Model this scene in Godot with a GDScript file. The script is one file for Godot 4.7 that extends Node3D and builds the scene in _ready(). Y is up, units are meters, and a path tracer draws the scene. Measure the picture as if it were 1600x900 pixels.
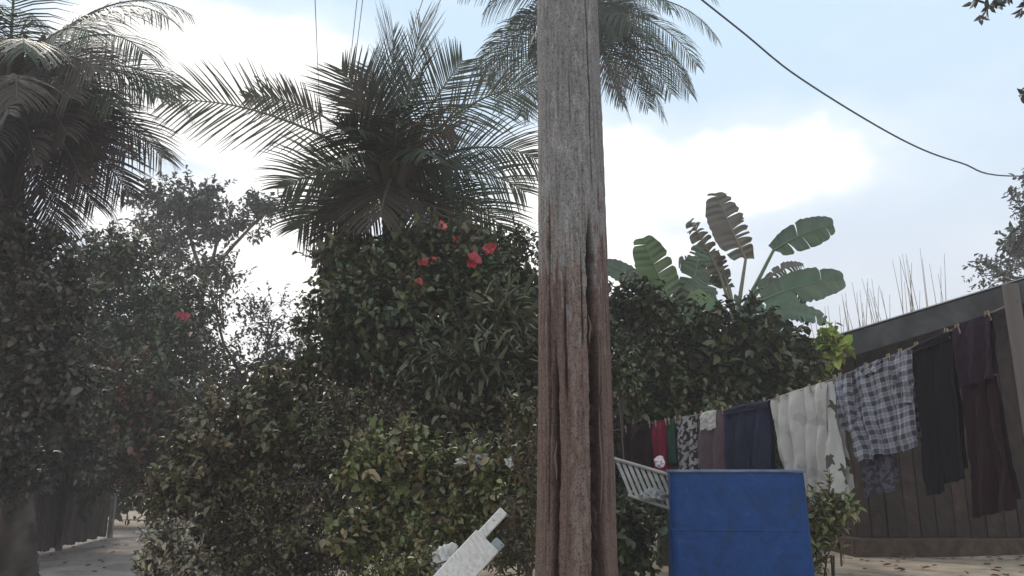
extends Node3D
# A village lane behind a bare palm trunk: coconut palms, shrubs, banana plants, a washing line and a house.
# Units are metres, y is up, the camera looks along -z.

var rng := RandomNumberGenerator.new()
var taken := {}
var mats := {}
var noise := FastNoiseLite.new()
var fine := FastNoiseLite.new()

class Mesher:
	var v := PackedVector3Array()
	var n := PackedVector3Array()
	var c := PackedColorArray()
	var uv := PackedVector2Array()
	var i := PackedInt32Array()
	func mesh() -> ArrayMesh:
		# turn every triangle so that its front agrees with its normals
		for k in range(0, i.size(), 3):
			var p := i[k]
			var q := i[k + 1]
			var r := i[k + 2]
			if (v[r] - v[p]).cross(v[q] - v[p]).dot(n[p] + n[q] + n[r]) < 0.0:
				i[k + 1] = r
				i[k + 2] = q
		var a := []
		a.resize(Mesh.ARRAY_MAX)
		a[Mesh.ARRAY_VERTEX] = v
		a[Mesh.ARRAY_NORMAL] = n
		if c.size() == v.size():
			a[Mesh.ARRAY_COLOR] = c
		if uv.size() == v.size():
			a[Mesh.ARRAY_TEX_UV] = uv
		a[Mesh.ARRAY_INDEX] = i
		var m := ArrayMesh.new()
		m.add_surface_from_arrays(Mesh.PRIMITIVE_TRIANGLES, a)
		return m

# ---------------------------------------------------------------- naming

func numbered(called: String) -> String:
	if not taken.has(called):
		taken[called] = 0
		return called
	taken[called] += 1
	return "%s_%03d" % [called, taken[called]]

func tag(o: Node, label: String, category: String, group := "", kind := "") -> void:
	o.set_meta("label", label)
	if category:
		o.set_meta("category", category)
	if group:
		o.set_meta("group", group)
	if kind:
		o.set_meta("kind", kind)

func thing(called: String, label: String, category: String, at: Vector3, group := "", turn := 0.0) -> Node3D:
	var o := Node3D.new()
	o.name = numbered(called)
	add_child(o)
	o.position = at
	o.rotation.y = turn
	tag(o, label, category, group)
	return o

func part(called: String, m: Mesh, mat: Material, parent: Node3D, at := Vector3.ZERO) -> MeshInstance3D:
	var o := MeshInstance3D.new()
	o.mesh = m
	o.material_override = mat
	o.name = called if parent != self else numbered(called)
	o.position = at
	parent.add_child(o, true)
	return o

# ---------------------------------------------------------------- materials

func noise_image(size: int, seed_: int, freq: float, ramp: Gradient, octaves := 4, stretch := Vector2.ONE) -> ImageTexture:
	var f := FastNoiseLite.new()
	f.seed = seed_
	f.noise_type = FastNoiseLite.TYPE_SIMPLEX_SMOOTH
	f.fractal_octaves = octaves
	f.frequency = freq
	var im := Image.create(size, size, true, Image.FORMAT_RGB8)
	for y in size:
		for x in size:
			var a := TAU * x / size
			var b := TAU * y / size
			var k := size / TAU
			# a torus keeps the pattern seamless
			var t := f.get_noise_3d((cos(a) * 1.0 + sin(b) * 0.6) * k * stretch.x, (sin(a) + cos(b) * 0.35) * k * stretch.x, (cos(b) + 0.5 * sin(b)) * k * stretch.y)
			im.set_pixel(x, y, ramp.sample(clampf(t * 0.85 + 0.5, 0, 1)))
	im.generate_mipmaps()
	return ImageTexture.create_from_image(im)

func ramp(colors: Array) -> Gradient:
	var g := Gradient.new()
	var offs := PackedFloat32Array()
	var cols := PackedColorArray()
	for k in colors.size():
		offs.append(float(k) / (colors.size() - 1))
		cols.append((colors[k] as Color).linear_to_srgb())
	g.offsets = offs
	g.colors = cols
	return g

func plain(c: Color, rough := 0.8, spec := 0.4) -> StandardMaterial3D:
	var m := StandardMaterial3D.new()
	m.albedo_color = c.linear_to_srgb()
	m.roughness = rough
	m.metallic_specular = spec
	m.cull_mode = BaseMaterial3D.CULL_DISABLED
	return m

func painted(rough := 0.8, spec := 0.4) -> StandardMaterial3D:
	var m := StandardMaterial3D.new()
	m.vertex_color_use_as_albedo = true
	m.roughness = rough
	m.metallic_specular = spec
	m.cull_mode = BaseMaterial3D.CULL_DISABLED
	return m

func surface(colors: Array, seed_: int, freq: float, scale_: float, rough := 0.85, bump := 0.0, stretch := Vector2.ONE) -> StandardMaterial3D:
	var m := StandardMaterial3D.new()
	m.albedo_texture = noise_image(256, seed_, freq, ramp(colors), 5, stretch)
	m.uv1_triplanar = true
	m.uv1_world_triplanar = true
	m.uv1_scale = Vector3.ONE * scale_
	m.roughness = rough
	m.metallic_specular = 0.3
	m.cull_mode = BaseMaterial3D.CULL_DISABLED
	if bump > 0:
		var nt := NoiseTexture2D.new()
		var f := FastNoiseLite.new()
		f.seed = seed_ + 7
		f.frequency = 0.05
		f.fractal_octaves = 4
		nt.width = 256
		nt.height = 256
		nt.noise = f
		nt.seamless = true
		nt.as_normal_map = true
		nt.bump_strength = 6
		m.normal_enabled = true
		m.normal_texture = nt
		m.normal_scale = bump
	return m

func make_materials() -> void:
	var leaf := painted(0.42, 0.5)
	leaf.backlight = Color(0.55, 0.66, 0.24)
	mats.leaf = leaf
	var frond := painted(0.5, 0.4)
	frond.backlight = Color(0.3, 0.34, 0.2)
	mats.frond = frond
	mats.wood = painted(0.9, 0.2)
	mats.bark = painted(0.88, 0.25)
	mats.ground = surface([Color(0.2, 0.15, 0.11), Color(0.31, 0.245, 0.185), Color(0.39, 0.32, 0.245), Color(0.45, 0.38, 0.3)], 3, 0.02, 0.35, 0.95, 0.5)
	mats.road = surface([Color(0.25, 0.21, 0.185), Color(0.34, 0.295, 0.265), Color(0.39, 0.34, 0.31), Color(0.46, 0.41, 0.375)], 11, 0.016, 0.3, 0.92, 0.4)
	mats.concrete = surface([Color(0.4, 0.38, 0.35), Color(0.55, 0.53, 0.5), Color(0.68, 0.66, 0.62)], 5, 0.03, 0.8, 0.85, 0.3)
	mats.wire = plain(Color(0.1, 0.105, 0.115), 0.6)
	mats.rope = plain(Color(0.22, 0.2, 0.17), 0.9)

# ---------------------------------------------------------------- shapes

func tri(m: Mesher, a: int, b: int, c: int) -> void:
	m.i.append(a); m.i.append(b); m.i.append(c)

func box(m: Mesher, lo: Vector3, hi: Vector3, col := Color.WHITE, b := 0.0, basis_ := Basis.IDENTITY, origin := Vector3.ZERO) -> void:
	# a box whose edges are cut by b
	var s := (hi - lo) / 2
	var mid := (hi + lo) / 2
	b = minf(b, minf(s.x, minf(s.y, s.z)) * 0.49)
	for ax in 3:
		for sg in [-1.0, 1.0]:
			var nn := Vector3.ZERO
			nn[ax] = sg
			var u := (ax + 1) % 3
			var w := (ax + 2) % 3
			var st := m.v.size()
			for q in [[-1, -1], [1, -1], [1, 1], [-1, 1]]:
				var p := Vector3.ZERO
				p[ax] = sg * s[ax]
				p[u] = q[0] * (s[u] - b)
				p[w] = q[1] * (s[w] - b)
				m.v.append(origin + basis_ * (mid + p))
				m.n.append((basis_ * nn).normalized())
				m.c.append(col)
			tri(m, st, st + 1, st + 2)
			tri(m, st, st + 2, st + 3)
	if b <= 0:
		return
	for ax in 3:
		var u := (ax + 1) % 3
		var w := (ax + 2) % 3
		for su in [-1.0, 1.0]:
			for sw in [-1.0, 1.0]:
				var st := m.v.size()
				var nn := Vector3.ZERO
				nn[u] = su * 0.7071
				nn[w] = sw * 0.7071
				for q in [[-1, 0], [1, 0], [1, 1], [-1, 1]]:
					var p := Vector3.ZERO
					p[ax] = q[0] * (s[ax] - b)
					p[u] = su * (s[u] - (b if q[1] == 0 else 0.0))
					p[w] = sw * (s[w] - (b if q[1] == 1 else 0.0))
					m.v.append(origin + basis_ * (mid + p))
					m.n.append((basis_ * nn).normalized())
					m.c.append(col)
				tri(m, st, st + 1, st + 2)
				tri(m, st, st + 2, st + 3)

func tube(m: Mesher, pts: Array, radii: Array, sides: int, col: Color, col2 := Color(-1, 0, 0)) -> void:
	var st := m.v.size()
	var k := pts.size()
	for a in k:
		var p: Vector3 = pts[a]
		var t: Vector3 = (pts[mini(a + 1, k - 1)] - pts[maxi(a - 1, 0)]).normalized()
		var side := t.cross(Vector3(0.13, 0.2, 0.97)).normalized()
		if absf(t.dot(Vector3(0.13, 0.2, 0.97))) > 0.95:
			side = t.cross(Vector3.RIGHT).normalized()
		var up := side.cross(t)
		var r: float = radii[a]
		var cc := col if col2.r < 0 else col.lerp(col2, float(a) / (k - 1))
		for s in sides:
			var ang := TAU * s / sides
			var d := side * cos(ang) + up * sin(ang)
			m.v.append(p + d * r)
			m.n.append(d)
			m.c.append(cc)
	for a in k - 1:
		for s in sides:
			var s2 := (s + 1) % sides
			var q := st + a * sides
			tri(m, q + s, q + sides + s, q + s2)
			tri(m, q + s2, q + sides + s, q + sides + s2)

func leaf(m: Mesher, p: Vector3, d: Vector3, nrm: Vector3, ln: float, wd: float, col: Color) -> void:
	# a folded, slightly drooping blade of six points
	var s := d.cross(nrm).normalized()
	var up := s.cross(d).normalized()
	var st := m.v.size()
	var h := wd * 0.22
	m.v.append(p)
	m.v.append(p + d * (ln * 0.33) + s * (wd * 0.5) + up * h)
	m.v.append(p + d * (ln * 0.7) + s * (wd * 0.36) + up * (h * 0.4))
	m.v.append(p + d * (ln * 0.97) - up * (ln * 0.16))
	m.v.append(p + d * (ln * 0.7) - s * (wd * 0.36) + up * (h * 0.4))
	m.v.append(p + d * (ln * 0.33) - s * (wd * 0.5) + up * h)
	var n1 := (up - s * 0.35).normalized()
	var n2 := (up + s * 0.35).normalized()
	m.n.append(up); m.n.append(n1); m.n.append(n1); m.n.append(up); m.n.append(n2); m.n.append(n2)
	for k in 6:
		m.c.append(col)
	tri(m, st, st + 1, st + 2); tri(m, st, st + 2, st + 3)
	tri(m, st, st + 3, st + 4); tri(m, st, st + 4, st + 5)

func rv() -> Vector3:
	var z := rng.randf_range(-1, 1)
	var a := rng.randf() * TAU
	var r := sqrt(1 - z * z)
	return Vector3(r * cos(a), z, r * sin(a))

func vary(c: Color, amount: float) -> Color:
	var k := 1.0 + rng.randf_range(-amount, amount)
	return Color(c.r * k * (1.0 + rng.randf_range(-0.12, 0.2)), c.g * k, c.b * k * (1.0 + rng.randf_range(-0.2, 0.2)))

func ground_at(x: float, z: float) -> float:
	return 0.4 * smoothstep(-3.8, 0.6, x) + noise.get_noise_2d(x * 9, z * 9) * 0.05 * smoothstep(-4.5, -3.4, x)

# ---------------------------------------------------------------- plants

# lobes: [centre, radii, clumps]; look: ln, wd, per (leaves in a clump), spread, colors, droop
func bush(called: String, label: String, category: String, group: String, lobes: Array, look: Dictionary, flowers := []) -> Node3D:
	var c0 := Vector3.ZERO
	for l in lobes:
		c0 += l[0]
	c0 /= lobes.size()
	var foot: Vector3 = look.get("foot", c0)
	foot.y = ground_at(foot.x, foot.z) - 0.03
	var t := thing(called, label, category, foot, group)
	var wood := Mesher.new()
	var crown := Mesher.new()
	var wc: Color = look.get("wood", Color(0.09, 0.07, 0.055))
	var stems: int = look.get("stems", 1)
	var thick: float = look.get("thick", 0.05)
	var cols: Array = look.colors
	var off := rng.randf() * 100
	var low := 1e9
	for l in lobes:
		low = minf(low, (l[0] as Vector3).y - foot.y - (l[1] as Vector3).y * 0.5)
	low = maxf(low, 0.1)
	var forks := []
	for s in stems:
		var a := TAU * s / stems + rng.randf()
		var root := Vector3(cos(a), 0, sin(a)) * thick * (1.6 if stems > 1 else 0.0)
		var top := root * 2.5 + Vector3(rng.randf_range(-0.1, 0.1), low, rng.randf_range(-0.1, 0.1))
		tube(wood, [root, root.lerp(top, 0.5) + rv() * 0.04, top], [thick, thick * 0.85, thick * 0.7], 7, wc)
		forks.append(top)
	var li := 0
	for l in lobes:
		var c: Vector3 = l[0] - foot
		var r: Vector3 = l[1]
		var fork: Vector3 = forks[li % forks.size()]
		li += 1
		var bend := fork.lerp(c, 0.5) + Vector3(rng.randf_range(-0.1, 0.1), -0.08, rng.randf_range(-0.1, 0.1))
		tube(wood, [fork, bend, c], [thick * 0.6, thick * 0.45, thick * 0.28], 5, wc)
		var tips := []
		var big := rng.randf_range(0.75, 1.35)
		var shade := rng.randf_range(0.85, 1.2)
		for b in 9:
			var e := c + rv() * r * rng.randf_range(0.55, 0.95)
			tips.append(e)
			tube(wood, [c.lerp(fork, rng.randf() * 0.4), c.lerp(e, 0.5) + rv() * 0.05, e], [thick * 0.26, thick * 0.16, thick * 0.05], 4, wc)
		# young shoots that stand out of the mass, leaves set along them
		for k in int(look.get("shoots", 12)):
			var d := (rv() + Vector3(0, 0.5, 0.25)).normalized()
			var from := c + d * r * 0.6
			var to := c + d * r * rng.randf_range(1.05, 1.35) + Vector3(rng.randf_range(-0.1, 0.1), rng.randf_range(0.0, 0.18), rng.randf_range(-0.1, 0.1))
			var midp := from.lerp(to, 0.5) + rv() * 0.04
			tube(wood, [from, midp, to], [0.007, 0.005, 0.0025], 4, wc)
			var n_leaves := int(from.distance_to(to) / (look.ln * 0.42)) + 3
			for q in n_leaves:
				var f := float(q) / n_leaves
				var pos := from.lerp(midp, f * 2) if f < 0.5 else midp.lerp(to, f * 2 - 1)
				var dir := ((to - from).normalized() * 0.5 + rv()).normalized()
				leaf(crown, pos, dir, (Vector3.UP + rv() * 0.6).normalized(), look.ln * rng.randf_range(0.6, 1.15), look.wd * rng.randf_range(0.6, 1.1), vary(cols[rng.randi() % cols.size()], 0.3))
		for k in int(l[2]):
			var d := rv()
			var bulge := 0.92 + 0.7 * noise.get_noise_3d(d.x * 40 + off, d.y * 40 + li * 31, d.z * 40)
			var p := c + d * r * bulge * pow(rng.randf(), look.get("shell", 0.38))
			if p.y < 0.04:
				continue
			# holes where no spray grows
			if noise.get_noise_3d(p.x * 55 + off, p.y * 55, p.z * 55) < look.get("holes", -0.22):
				continue
			var out := (d + Vector3(0, 0.35, 0) + rv() * 0.5).normalized()
			var near: Vector3 = tips[rng.randi() % tips.size()]
			for q in 2:
				var other: Vector3 = tips[rng.randi() % tips.size()]
				if other.distance_squared_to(p) < near.distance_squared_to(p):
					near = other
			if k % 2 == 0:
				tube(wood, [p.lerp(near, minf(1.0, 0.35 / maxf(near.distance_to(p), 0.01))), p + out * look.spread * 0.7], [0.0045, 0.002], 3, wc)
			var own := rng.randf_range(0.6, 1.3)
			var base_col: Color = cols[rng.randi() % cols.size()] * shade
			for q in int(look.per):
				var along := rng.randf_range(-0.8, 1.0)
				var dir := (out * 0.6 + rv() + Vector3(0, -look.get("droop", 0.2), 0)).normalized()
				var pos: Vector3 = p + out * (along * look.spread) + rv() * look.spread * 0.45
				var nr := (Vector3.UP + rv() * 0.8 + d * 0.4).normalized()
				var z := rng.randf_range(0.6, 1.2) * big * own
				leaf(crown, pos, dir, nr, look.ln * z, look.wd * z, vary(base_col, 0.28))
	part("trunk" if look.get("tree", false) else "stem", wood.mesh(), mats.wood, t)
	part("crown" if look.get("tree", false) else "foliage", crown.mesh(), mats.leaf, t)
	for f in flowers:
		var fm := Mesher.new()
		var face: Vector3 = (Vector3(rng.randf_range(-0.6, 0.6), rng.randf_range(-0.1, 0.6), 1)).normalized()
		var sd := face.cross(Vector3.UP).normalized()
		var up := sd.cross(face)
		for k in 5:
			var a := TAU * k / 5 + rng.randf()
			var dir := (sd * cos(a) + up * sin(a) + face * 0.35).normalized()
			leaf(fm, dir * 0.004, dir, (face + rv() * 0.25).normalized(), f[1] * rng.randf_range(0.8, 1.1), f[1] * 1.05, vary(f[2], 0.3))
		tube(fm, [Vector3.ZERO, face * f[1] * 0.9], [0.006, 0.004], 5, Color(0.55, 0.12, 0.08))
		part("flower", fm.mesh(), mats.leaf, t, f[0] - foot)
	return t

# one palm frond: it leaves base along dir, bends down by droop over its length, its leaflets lie in a plane turned by roll
func frond(parent: Node3D, base: Vector3, dir: Vector3, ln: float, droop: float, roll: float, leaflet: float, pairs: int, col: Color, hang := 0.35, bare := 0.16, fwd := 0.55) -> void:
	var steps := 14
	var pts := [base]
	var rad := [0.03]
	var d := dir.normalized()
	for k in steps:
		var s := float(k + 1) / steps
		d = (d + Vector3.DOWN * droop * s * 1.6 / steps).normalized()
		pts.append(pts[-1] + d * ln / steps)
		rad.append(lerpf(0.026, 0.004, s))
	var rm := Mesher.new()
	tube(rm, pts, rad, 5, Color(col.r * 1.5 + 0.03, col.g * 1.4 + 0.03, col.b * 1.3 + 0.02))
	var lm := Mesher.new()
	for k in pairs:
		var s := lerpf(bare, 0.995, (k + rng.randf() * 0.3) / pairs)
		var at := s * steps
		var i0 := mini(int(at), steps - 1)
		var p: Vector3 = (pts[i0] as Vector3).lerp(pts[i0 + 1], at - i0)
		var t: Vector3 = (pts[i0 + 1] - pts[i0]).normalized()
		var side := t.cross(Vector3.UP)
		if side.length() < 0.05:
			side = Vector3.RIGHT
		side = side.normalized().rotated(t, roll)
		var prof := sin(PI * clampf(0.14 + 0.86 * (s - bare) / (1 - bare), 0, 1) * 0.82 + 0.25)
		var reach := leaflet * maxf(0.25, prof) * rng.randf_range(0.85, 1.1)
		for sg in [-1.0, 1.0]:
			if rng.randf() < 0.04:
				continue
			var w: Vector3 = (side * sg + t * (fwd + 0.9 * s * s) + rv() * 0.10).normalized()
			var q := p
			var st := lm.v.size()
			var cc := vary(col, 0.25)
			var wd := 0.012 * rng.randf_range(0.8, 1.2)
			var flat := w.cross(t).normalized()
			for g in 4:
				var f := g / 3.0
				var half := wd * (1.0 - 0.82 * f * f) * (0.6 if g == 0 else 1.0)
				var across := w.cross(flat).normalized()
				lm.v.append(q + across * half)
				lm.v.append(q - across * half)
				lm.n.append(flat); lm.n.append(flat)
				lm.c.append(cc); lm.c.append(cc)
				w = (w + Vector3.DOWN * hang * (0.35 + 0.5 * f)).normalized()
				q += w * reach / 3
			for g in 3:
				var o := st + g * 2
				tri(lm, o, o + 2, o + 1)
				tri(lm, o + 1, o + 2, o + 3)
	var fr := part("frond", rm.mesh(), mats.frond, parent)
	part("leaflets", lm.mesh(), mats.frond, fr)

# angles in degrees: th turns from +x (0) over up (90) to -x (180), ph leans towards the viewer's side (+z)
func way(th: float, ph: float) -> Vector3:
	return Vector3(cos(deg_to_rad(th)) * cos(deg_to_rad(ph)), sin(deg_to_rad(th)) * cos(deg_to_rad(ph)), sin(deg_to_rad(ph)))

func palm(called: String, label: String, crown: Vector3, foot: Vector3, r: float, fronds: Array, leaflet: float, cols: Array, group: String, pairs := 46) -> Node3D:
	foot.y = ground_at(foot.x, foot.z) - 0.05
	var t := thing(called, label, "palm tree", foot, group)
	var top := crown - foot
	var tm := Mesher.new()
	var pts := []
	var rad := []
	for k in 161:
		var s := k / 160.0
		var p := Vector3.ZERO.lerp(top, s) + Vector3(sin(s * PI) * top.x * 0.1, 0, 0)
		pts.append(p)
		rad.append(r * (1.25 - 0.4 * s) * (1.0 + 0.03 * (k % 3) + 0.05 * fine.get_noise_2d(k * 7.0, 3.0)))
	tube(tm, pts, rad, 22, Color(0.07, 0.055, 0.05))
	for k in tm.v.size():
		var q := tm.v[k]
		var w := fine.get_noise_3d(q.x * 90, q.y * 30, q.z * 90)
		tm.c[k] = Color(0.075, 0.06, 0.054).lerp(Color(0.035, 0.028, 0.025), smoothstep(0.0, 0.35, w)).lerp(Color(0.12, 0.105, 0.1), smoothstep(-0.1, -0.4, w))
		tm.v[k] += tm.n[k] * w * 0.02
	part("trunk", tm.mesh(), mats.bark, t)
	# the leaf bases round the growing point
	var hm := Mesher.new()
	for k in 22:
		var a := k * 2.4
		var o := Vector3(cos(a), 0, sin(a))
		var y := -0.25 + 0.025 * k
		tube(hm, [top + o * r * 0.7 + Vector3(0, y - 0.12, 0), top + o * (r + 0.1) + Vector3(0, y + 0.12, 0), top + o * (r + 0.22) + Vector3(0, y + 0.4, 0)], [0.075, 0.06, 0.03], 6, vary(Color(0.08, 0.07, 0.05), 0.2))
	part("leaf_sheaths", hm.mesh(), mats.bark, t)
	for f in fronds:
		# [th, ph, length, droop, roll, hang, colour index]
		var d := way(f[0], f[1])
		frond(t, top + d * 0.12, d, f[2], f[3], deg_to_rad(f[4]), leaflet * (f[7] if f.size() > 7 else 1.0), pairs, cols[f[6]], f[5], f[8] if f.size() > 8 else 0.16)
	return t

# a banana leaf: stalk from base to neck, then a blade to the tip; wd its full width; face the way the blade looks
func banana_leaf(parent: Node3D, base: Vector3, neck: Vector3, tip: Vector3, wd: float, face: Vector3, torn: float, sag: float, col: Color) -> void:
	var rm := Mesher.new()
	var pts := []
	var rad := []
	var steps := 22
	for k in 7:
		pts.append(base.lerp(neck, k / 7.0))
		rad.append(lerpf(0.035, 0.02, k / 7.0))
	var dn := (tip - neck).length() * sag
	for k in steps + 1:
		var s := float(k) / steps
		pts.append(neck.lerp(tip, s) + Vector3.UP * dn * (s * (1 - s) * 4.0))
		rad.append(lerpf(0.02, 0.004, s))
	tube(rm, pts, rad, 6, Color(col.r * 1.6, col.g * 1.5, col.b * 1.5))
	var lf := part("leaf", rm.mesh(), mats.leaf, parent)
	lf.set_meta("label", "banana leaf")
	var bm := Mesher.new()
	var cut := []
	for k in steps + 1:
		cut.append([rng.randf() < torn * 0.3, rng.randf() < torn])
	for sg in 2:
		var sgn := -1.0 if sg == 0 else 1.0
		var k := 0
		while k < steps:
			var e := k + 1
			while e < steps and not cut[e][sg]:
				e += 1
			# one strip of blade from k to e, parted from the next by a tear
			var st := bm.v.size()
			var lean := rng.randf_range(-0.25, 0.25) * torn * 2.0
			var drop := rng.randf_range(0.0, 0.5) * torn
			var cc := vary(col, 0.12)
			for g in range(k, e + 1):
				var s := float(g) / steps
				var p: Vector3 = pts[7 + g]
				var t: Vector3 = ((pts[mini(8 + g, pts.size() - 1)] as Vector3) - pts[6 + g]).normalized()
				var ax := t.cross(face).normalized() * sgn
				var w := wd * 0.5 * pow(sin(PI * clampf(0.09 + s * 0.84, 0, 1)), 0.55) * rng.randf_range(0.96, 1.02)
				var nar := 1.0
				if torn > 0 and (g == k or g == e):
					nar = 0.9
				for h in 4:
					var f := h / 3.0
					var q := p + ax * w * f * nar + t * (w * f * (0.25 + lean)) + face * (0.1 * w * sin(f * PI) + 0.014 * sin(g * 3.0) * f + 0.03 * w * sin(g * 0.7 + sg * 2.0) * f) + Vector3.DOWN * w * drop * f * f
					if torn > 0 and g == e and h > 0:
						q -= t * 0.014 * f
					bm.v.append(q)
					bm.n.append((face - ax * (f - 0.5) * 0.5 + t * 0.45 * cos(g * 3.0)).normalized())
					bm.c.append(cc * (1.0 + 0.14 * sin(g * 5.3 + h)))
			for g in e - k:
				for h in 3:
					var o := st + g * 4 + h
					tri(bm, o, o + 4, o + 1)
					tri(bm, o + 1, o + 4, o + 5)
			k = e
	part("blade", bm.mesh(), mats.leaf, lf)

# ---------------------------------------------------------------- cloth

# a cloth folded over the line between a and b: two layers that fall by drop; taper draws the foot in, slant shifts it along the line
func sheet(parent: Node3D, called: String, a: Vector3, b: Vector3, drop: float, mat: Material, seed_: int, folds := 4.0, depth := 0.03, taper := 0.0, slant := 0.0, ragged := 0.03, at_top := 0.0) -> MeshInstance3D:
	var m := Mesher.new()
	var nu := 28
	var nv := 26
	var along := b - a
	var ln := along.length()
	var flat := Vector3(along.x, 0, along.z).normalized()
	var nn := flat.cross(Vector3.UP).normalized()
	if nn.z < 0:
		nn = -nn
	for layer in 2:
		var st := m.v.size()
		var sg := 1.0 if layer == 0 else -1.0
		var fall := drop * (1.0 if layer == 0 else 0.93)
		for y in nv + 1:
			var v := float(y) / nv
			for x in nu + 1:
				var u := float(x) / nu
				var edge := fine.get_noise_2d(u * 60 + seed_ * 13, seed_ * 7 + layer * 50) * ragged
				var uu := 0.5 + (u - 0.5) * (1.0 - taper * v)
				var p := a.lerp(b, uu) + flat * slant * v * ln
				p.y -= (fall + edge) * v + at_top - sin(u * PI) * 0.012 * (1 - v)
				var wob := sin(u * folds * TAU + seed_ + v * 1.3 + 2.0 * fine.get_noise_2d(u * 25 + seed_ * 5, v * 25)) * depth * (0.35 + 0.75 * v)
				wob += fine.get_noise_2d(u * 40 + seed_ * 9, v * 40 + layer * 9) * depth * 0.9
				p += nn * (wob + sg * (0.006 + 0.02 * sin(minf(v * 3, 1.0) * PI * 0.5)))
				m.v.append(p)
				m.uv.append(Vector2(u * ln, v * drop))
				m.c.append(Color.WHITE)
		for y in nv + 1:
			for x in nu + 1:
				var o := st + y * (nu + 1)
				var du := m.v[o + mini(x + 1, nu)] - m.v[o + maxi(x - 1, 0)]
				var dv := m.v[st + mini(y + 1, nv) * (nu + 1) + x] - m.v[st + maxi(y - 1, 0) * (nu + 1) + x]
				var q := du.cross(dv).normalized() * sg
				m.n.append(q if q.dot(nn) * sg > 0 else -q)
		for y in nv:
			for x in nu:
				var o := st + y * (nu + 1) + x
				tri(m, o, o + 1, o + nu + 1)
				tri(m, o + 1, o + nu + 2, o + nu + 1)
		if layer == 1:
			var half := (nu + 1) * (nv + 1)
			for x in nu:
				tri(m, x, x + half, x + 1)
				tri(m, x + 1, x + half, x + 1 + half)
	return part(called, m.mesh(), mat, parent)

func cloth_material(c: Color) -> StandardMaterial3D:
	var m := plain(c, 0.95, 0.15)
	m.rim_enabled = true
	m.rim = 0.15
	m.backlight = Color(0.25, 0.25, 0.25)
	return m

func print_material(im: Image, per_metre: float) -> StandardMaterial3D:
	var m := cloth_material(Color.WHITE)
	im.generate_mipmaps()
	m.albedo_texture = ImageTexture.create_from_image(im)
	m.uv1_scale = Vector3(per_metre, per_metre, 1)
	return m

func plaid_image() -> Image:
	var im := Image.create(128, 128, true, Image.FORMAT_RGB8)
	for y in 128:
		for x in 128:
			var a := 1.0 if x % 64 < 30 else 0.0
			var b := 1.0 if y % 64 < 30 else 0.0
			var l := 0.34 - 0.135 * a - 0.135 * b
			if x % 64 in [44, 45, 46] or y % 64 in [44, 45, 46]:
				l *= 0.55
			l *= 0.93 + 0.07 * ((x + y) % 2)
			im.set_pixel(x, y, Color(l * 0.86, l * 0.88, l * 1.02).linear_to_srgb())
	return im

func blotch_image(pale: Color, dark: Color, seed_: int, freq: float, cut_: float) -> Image:
	var f := FastNoiseLite.new()
	f.seed = seed_
	f.frequency = freq
	f.fractal_octaves = 3
	var im := Image.create(128, 128, true, Image.FORMAT_RGB8)
	for y in 128:
		for x in 128:
			var t := f.get_noise_2d(x, y)
			im.set_pixel(x, y, (dark if t > cut_ else pale).linear_to_srgb())
	return im

# ---------------------------------------------------------------- sky

func make_sky() -> PanoramaSkyMaterial:
	var w := 1536
	var h := 768
	var im := Image.create(w, h, false, Image.FORMAT_RGBF)
	var f := FastNoiseLite.new()
	f.seed = 21
	f.noise_type = FastNoiseLite.TYPE_SIMPLEX_SMOOTH
	f.frequency = 1.0
	f.fractal_octaves = 5
	f.fractal_gain = 0.5
	var banks := SKY_BANKS
	for y in h:
		var el := PI * 0.5 - PI * (y + 0.5) / h
		var eld := rad_to_deg(el)
		if el < -0.05:
			for x in w:
				im.set_pixel(x, y, Color(0.34, 0.32, 0.29))
			continue
		for x in w:
			var az := TAU * (x + 0.5) / w
			var d := Vector3(sin(az) * cos(el), sin(el), -cos(az) * cos(el))
			var azd := rad_to_deg(wrapf(az, -PI, PI))
			var n1 := f.get_noise_3d(d.x * 2.2, d.y * 4.2, d.z * 2.2)
			var n2 := f.get_noise_3d(d.x * 6 + 9, d.y * 10, d.z * 6)
			# cumulus banks: the ones in view, then a broken belt all round
			var cover := 0.34 + 0.9 * n1 - 0.35 * absf(eld - 22.0) / 22.0
			if absf(azd) < 48.0:
				var k := smoothstep(48.0, 36.0, absf(azd))
				var own := -0.45
				for b in banks:
					var q := Vector2((azd - b[0]) / b[2], (eld - b[1]) / b[3])
					own = maxf(own, b[4] * (1.0 - q.length()))
				cover = lerpf(cover, own + 0.28 * n1, k)
			var n3 := f.get_noise_3d(d.x * 15 + 4, d.y * 22, d.z * 15)
			cover += n2 * 0.3 + n3 * 0.12
			var c := smoothstep(-0.02, 0.36, cover)
			var veil := smoothstep(-0.5, 0.15, cover) * 0.5
			var clear := Color(0.56, 0.72, 0.88).lerp(Color(0.70, 0.74, 0.81), smoothstep(30.0, 4.0, eld))
			clear = clear.lerp(Color(0.84, 0.91, 0.97), veil)
			var thick_ := smoothstep(0.1, 0.75, cover)
			var lit := Color(1.15, 1.13, 1.11).lerp(Color(0.9, 0.885, 0.88), smoothstep(-0.1, 0.5, n2 * 0.7 + n1 * 0.5) * thick_ * 0.7)
			var o := clear.lerp(lit, c)
			im.set_pixel(x, y, o)
	var m := PanoramaSkyMaterial.new()
	m.panorama = ImageTexture.create_from_image(im)
	return m

const SKY_BANKS := [[-22.0, 25.5, 14.0, 6.0, 1.1], [-14.0, 21.0, 9.0, 6.0, 0.8], [6.5, 20.5, 9.0, 5.0, 1.2], [16.0, 20.5, 12.0, 3.6, 0.8], [2.0, 16.0, 13.0, 5.0, 0.8], [-18.0, 14.0, 14.0, 8.0, 0.6], [-20.0, 5.0, 18.0, 7.0, 0.5]]

# ---------------------------------------------------------------- the scene

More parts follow.
